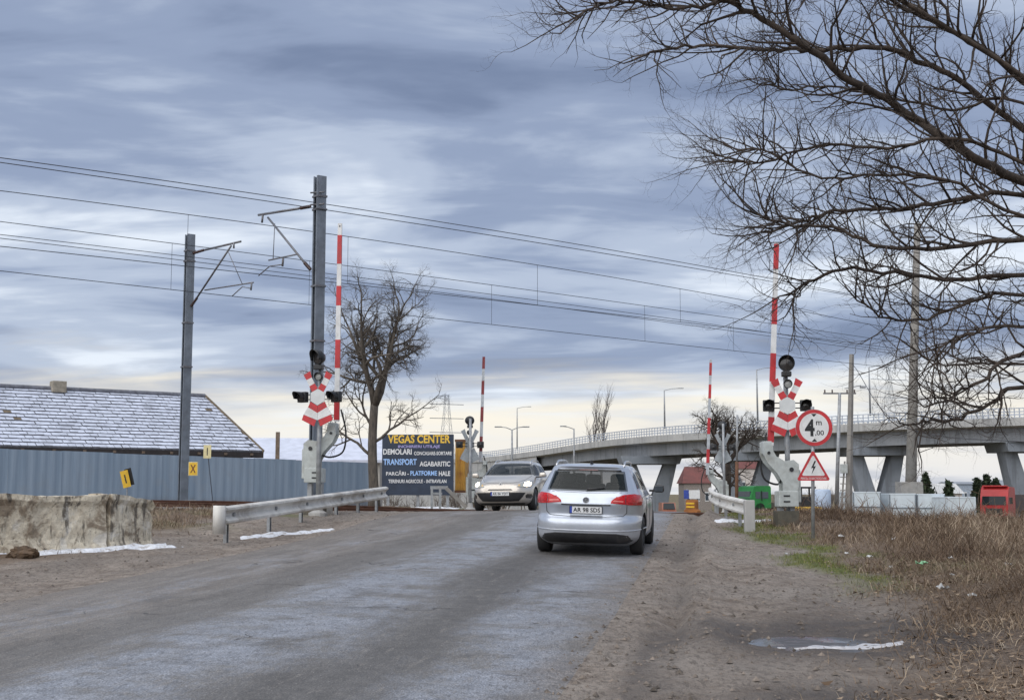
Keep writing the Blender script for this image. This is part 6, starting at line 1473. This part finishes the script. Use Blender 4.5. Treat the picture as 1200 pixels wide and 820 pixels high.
# left bank
X, Y = scatter(120000, (-22, -2), (22, 44), 1.0); dr, gn, wt = masks(X, Y); u = X - xc(Y); t__, d__ = tcoord(X, Y)
keep = (nrg.uniform(0, 1, len(X)) < dr * (.25 + sstep(.4, .65, fnoise(X * .9, Y * .9, 61)))) & (u < -HW - 1.6) & (np.abs(d__ - 5) > 4.0) & (X > -.42 * Y - 1); X, Y = X[keep], Y[keep]
blades('dead_grass', X, Y, .08 + .26 * nrg.uniform(0, 1, len(X)) ** 2, .011, nrg.uniform(.3, 1.1, len(X)), dead_m, 'brown dead weeds on the left bank around the mast and signal', 'grass')
# tall dry stalks and brambles in the field
mb = MB(); rgb = random.Random(9)
for i in range(900):
    y = 13 + 42 * rgb.random() ** 1.3; x = float(xc(y) + verge(y)) + 1.6 + 14 * rgb.random()
    if x > .43 * y + 1 or float(fnoise(x * .5, y * .5, 71)) < .42: continue
    L = .35 + .75 * rgb.random(); p = Vector((x, y, g(x, y) - .02)); d = Vector((rgb.gauss(0, .45), rgb.gauss(0, .45), 1)).normalized(); pts = [p]
    for k in range(5): d = (d + rv(rgb) * .14 + Vector((0, 0, -.10 * k * rgb.random()))).normalized(); p = p + d * L / 5; pts.append(p)
    r = .004 + .00012 * y; mb.tube(pts, [r, r, r * .9, r * .8, r * .6, r * .3], 3, cap=False)
    for k in (2, 3, 4):
        if rgb.random() < .6: e = pts[k] + Vector((rgb.gauss(0, .1), rgb.gauss(0, .1), .10 + .1 * rgb.random())); mb.tube([pts[k], e], [r * .6, r * .3], 3, cap=False)
tag(mb.build('dry_stalks', bark_mat('stalk', (.10, .062, .042), (.21, .145, .10)), None, True), 'dry brown weed stalks and brambles standing in the dead field', 'weeds', kind='stuff')
# fallen leaves and clods on the lower right
n = 9000; X, Y = scatter(n, (1.6, 9), (7.6, 20), 1.3); dr, gn, wt = masks(X, Y); keep = nrg.uniform(0, 1, n) < dr * .9 + .015; X, Y = X[keep], Y[keep]; X, Y = X[X < .42 * Y + .6], Y[X < .42 * Y + .6]
n = len(X); Z = gz(X, Y) + .008 + .05 * nrg.uniform(0, 1, n) ** 2; a = nrg.uniform(0, 6.28, n); s = nrg.uniform(.015, .045, n); ti = nrg.normal(0, .5, n); mb = MB()
for x, y, z, a_, s_, k in zip(X, Y, Z, a, s, ti):
    ca, sa = math.cos(a_), math.sin(a_); mb.add([(x - ca * s_, y - sa * s_, z), (x + sa * s_ * .5, y - ca * s_ * .5, z + s_ * .5 * k), (x + ca * s_, y + sa * s_, z + s_ * .35), (x - sa * s_ * .5, y + ca * s_ * .5, z + s_ * .5 * (k + .3))], [(0, 1, 2), (0, 2, 3)])
ol = mb.build('fallen_leaves', dead_m); at_ = ol.data.attributes.new('tone', 'FLOAT', 'POINT'); at_.data.foreach_set('value', np.repeat(nrg.uniform(0, .85, n), 4).astype(np.float32)); tag(ol, 'curled brown leaves lying in the grass at the lower right', 'leaves', kind='stuff')
# pebbles and clods on both shoulders
n = 9500; Y = 6.5 + 30 * nrg.uniform(0, 1, n) ** 1.6; sd_ = nrg.uniform(0, 1, n) < .72; u = np.where(sd_, nrg.uniform(HW - .5, HW + 3.2, n), -nrg.uniform(HW - .4, HW + 3.2, n)); X = xc(Y) + u; Z = gz(X, Y); s = .005 + .034 * nrg.uniform(0, 1, n) ** 6 + .007 * nrg.uniform(0, 1, n); mb = MB()
oc = [(1, 0, 0), (0, 1, 0), (-1, 0, 0), (0, -1, 0), (0, 0, .7), (0, 0, -.4)]; of = [(0, 1, 4), (1, 2, 4), (2, 3, 4), (3, 0, 4)]
for x, y, z, s_ in zip(X, Y, Z, s): a_ = rng.random() * 6.28; ca, sa = math.cos(a_), math.sin(a_); j = [1 + .5 * (rng.random() - .5) for _ in oc]; mb.add([(x + (p[0] * ca - p[1] * sa * .7) * s_ * q, y + (p[0] * sa + p[1] * ca * .7) * s_ * q, z + p[2] * s_ * q) for p, q in zip(oc, j)], of)
tag(mb.build('gravel', simple('gravel_stone', (.15, .125, .105), .95, 0, .6, 9, dirt=(.05, .04, .03), dirt_amt=.9)), 'loose stones and clods scattered on the muddy shoulders', 'gravel', kind='stuff')
# litter in the grass
def litter(px, py, Y, s, mat, label, seed, grp='white litter scraps in the dead grass'):
    x = xat(px, Y); rgl = random.Random(seed); mb = MB(); n = 5
    for i in range(n):
        for j in range(n): mb.v.append(((i / (n - 1) - .5) * s * 1.7 + rgl.gauss(0, s * .06), (j / (n - 1) - .5) * s + rgl.gauss(0, s * .06), abs(rgl.gauss(.3, .22)) * s))
    for i in range(n - 1):
        for j in range(n - 1): a = i * n + j; mb.f.append((a, a + n, a + n + 1, a + 1)); mb.m.append(0)
    o = mb.build('litter_scrap', mat, None); o.location = (x, Y, g(x, Y) + .03); o.rotation_euler.z = rgl.random() * 3; tag(o, label, 'litter', grp)
def Yof(px, py):
    for k in range(300):
        Y = 7 + k * .15; x = xat(px, Y); w = at(px, py, Y)
        if w.z <= g(x, Y) + .04: return Y
    return 50
lit = simple('litter_white', (.52, .53, .53), .6, 0, .06, 9)
for i, (px, py, s, lab) in enumerate(((980, 629, .13, 'white scrap just right of the height sign pole'), (1040, 632, .14, 'pale scrap in the grass below the second container'), (1012, 652, .12, 'white scrap at the right end of the green strip'), (986, 648, .09, 'small white scrap at the edge of the green strip'), (1106, 655, .12, 'white scrap in the middle of the dead field'), (1036, 664, .08, 'white scrap left of the green one'), (1172, 662, .11, 'white scrap near the right edge of the field'),
                                        (1106, 674, .09, 'pale scrap below the one in the middle of the field'), (1095, 691, .16, 'crumpled white paper strip above the fallen leaves'), (1128, 697, .10, 'small pale scrap right of the paper strip'), (916, 649, .07, 'tiny white scrap on the muddy shoulder'), (866, 596, .2, 'white scrap under the right guardrail'))):
    litter(px, py, Yof(px, py), s * .55, lit, lab, i)
litter(1072, 662, Yof(1072, 662), .10, simple('litter_green', (.25, .52, .30), .5, 0, .3, 12), 'green and white crushed packet in the dead field', 77)
# far scrub, dark conifers and the distant band of trees
mb = MB(); rgs = random.Random(31)
CS = [(4, .15, .06, 5, .6, .6, 4), (3, .2, .06, 4, .6, .6, 3), (3, .2, .02, 0, 0, 0, 3)]
for i in range(330):
    Y = 150 + 260 * rgs.random(); px = -60 + 1320 * rgs.random(); x = xat(px, Y); z = g(x, Y) - .1; h = 2.0 + 3.5 * rgs.random()
    if 730 < px < 830: continue
    for k in range(3): grow(mb, Vector((x + rgs.gauss(0, .6), Y + rgs.gauss(0, .6), z)), Vector((rgs.gauss(0, .25), rgs.gauss(0, .25), 1)), h * .6, .09, 0, rgs, CS)
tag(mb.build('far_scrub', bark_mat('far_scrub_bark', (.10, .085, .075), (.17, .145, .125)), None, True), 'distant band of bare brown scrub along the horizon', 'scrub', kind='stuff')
con_m = blade_mat('conifer_needles', [(.012, .022, .014), (.03, .045, .025), (.05, .065, .035)])
for i, (px, pyt, Y, lab) in enumerate(((1112, 566, 176, 'dark conifer behind the third container'), (1146, 562, 178, 'dark conifer left of the red truck'), (1157, 557, 181, 'tallest dark conifer just left of the red truck'), (1168, 562, 184, 'dark conifer rising behind the red truck cab'), (1086, 556, 186, 'slim dark conifer right of the tall concrete pole'))):
    a = at(px, 590, Y); t = thing('conifer', lab, 'tree', (a.x, Y, g(a.x, Y) - .2), 0, 'dark conifers'); H = at(px, pyt, Y).z - t.location.z; rgc = random.Random(i)
    MB().tube([(0, 0, 0), (0, 0, H)], [.2, .03], 6).build('trunk', bark, t); mb = MB(); tn = []
    for k in range(1500):
        f = rgc.random() ** .7; z = H * (.08 + .92 * f); rr = H * .30 * (1 - f) ** .8 * math.sqrt(rgc.random()) * (1 + .3 * math.sin(f * 25)); a_ = rgc.random() * 6.28; c = Vector((rr * math.cos(a_), rr * math.sin(a_), z - rr * .25)); s = .12 + .16 * rgc.random()
        mb.add([c + rv(rgc) * s, c + rv(rgc) * s, c + rv(rgc) * s], [(0, 1, 2)]); tn += [rgc.random()] * 3
    o = mb.build('crown', con_m, t); at_ = o.data.attributes.new('tone', 'FLOAT', 'POINT'); at_.data.foreach_set('value', tn)
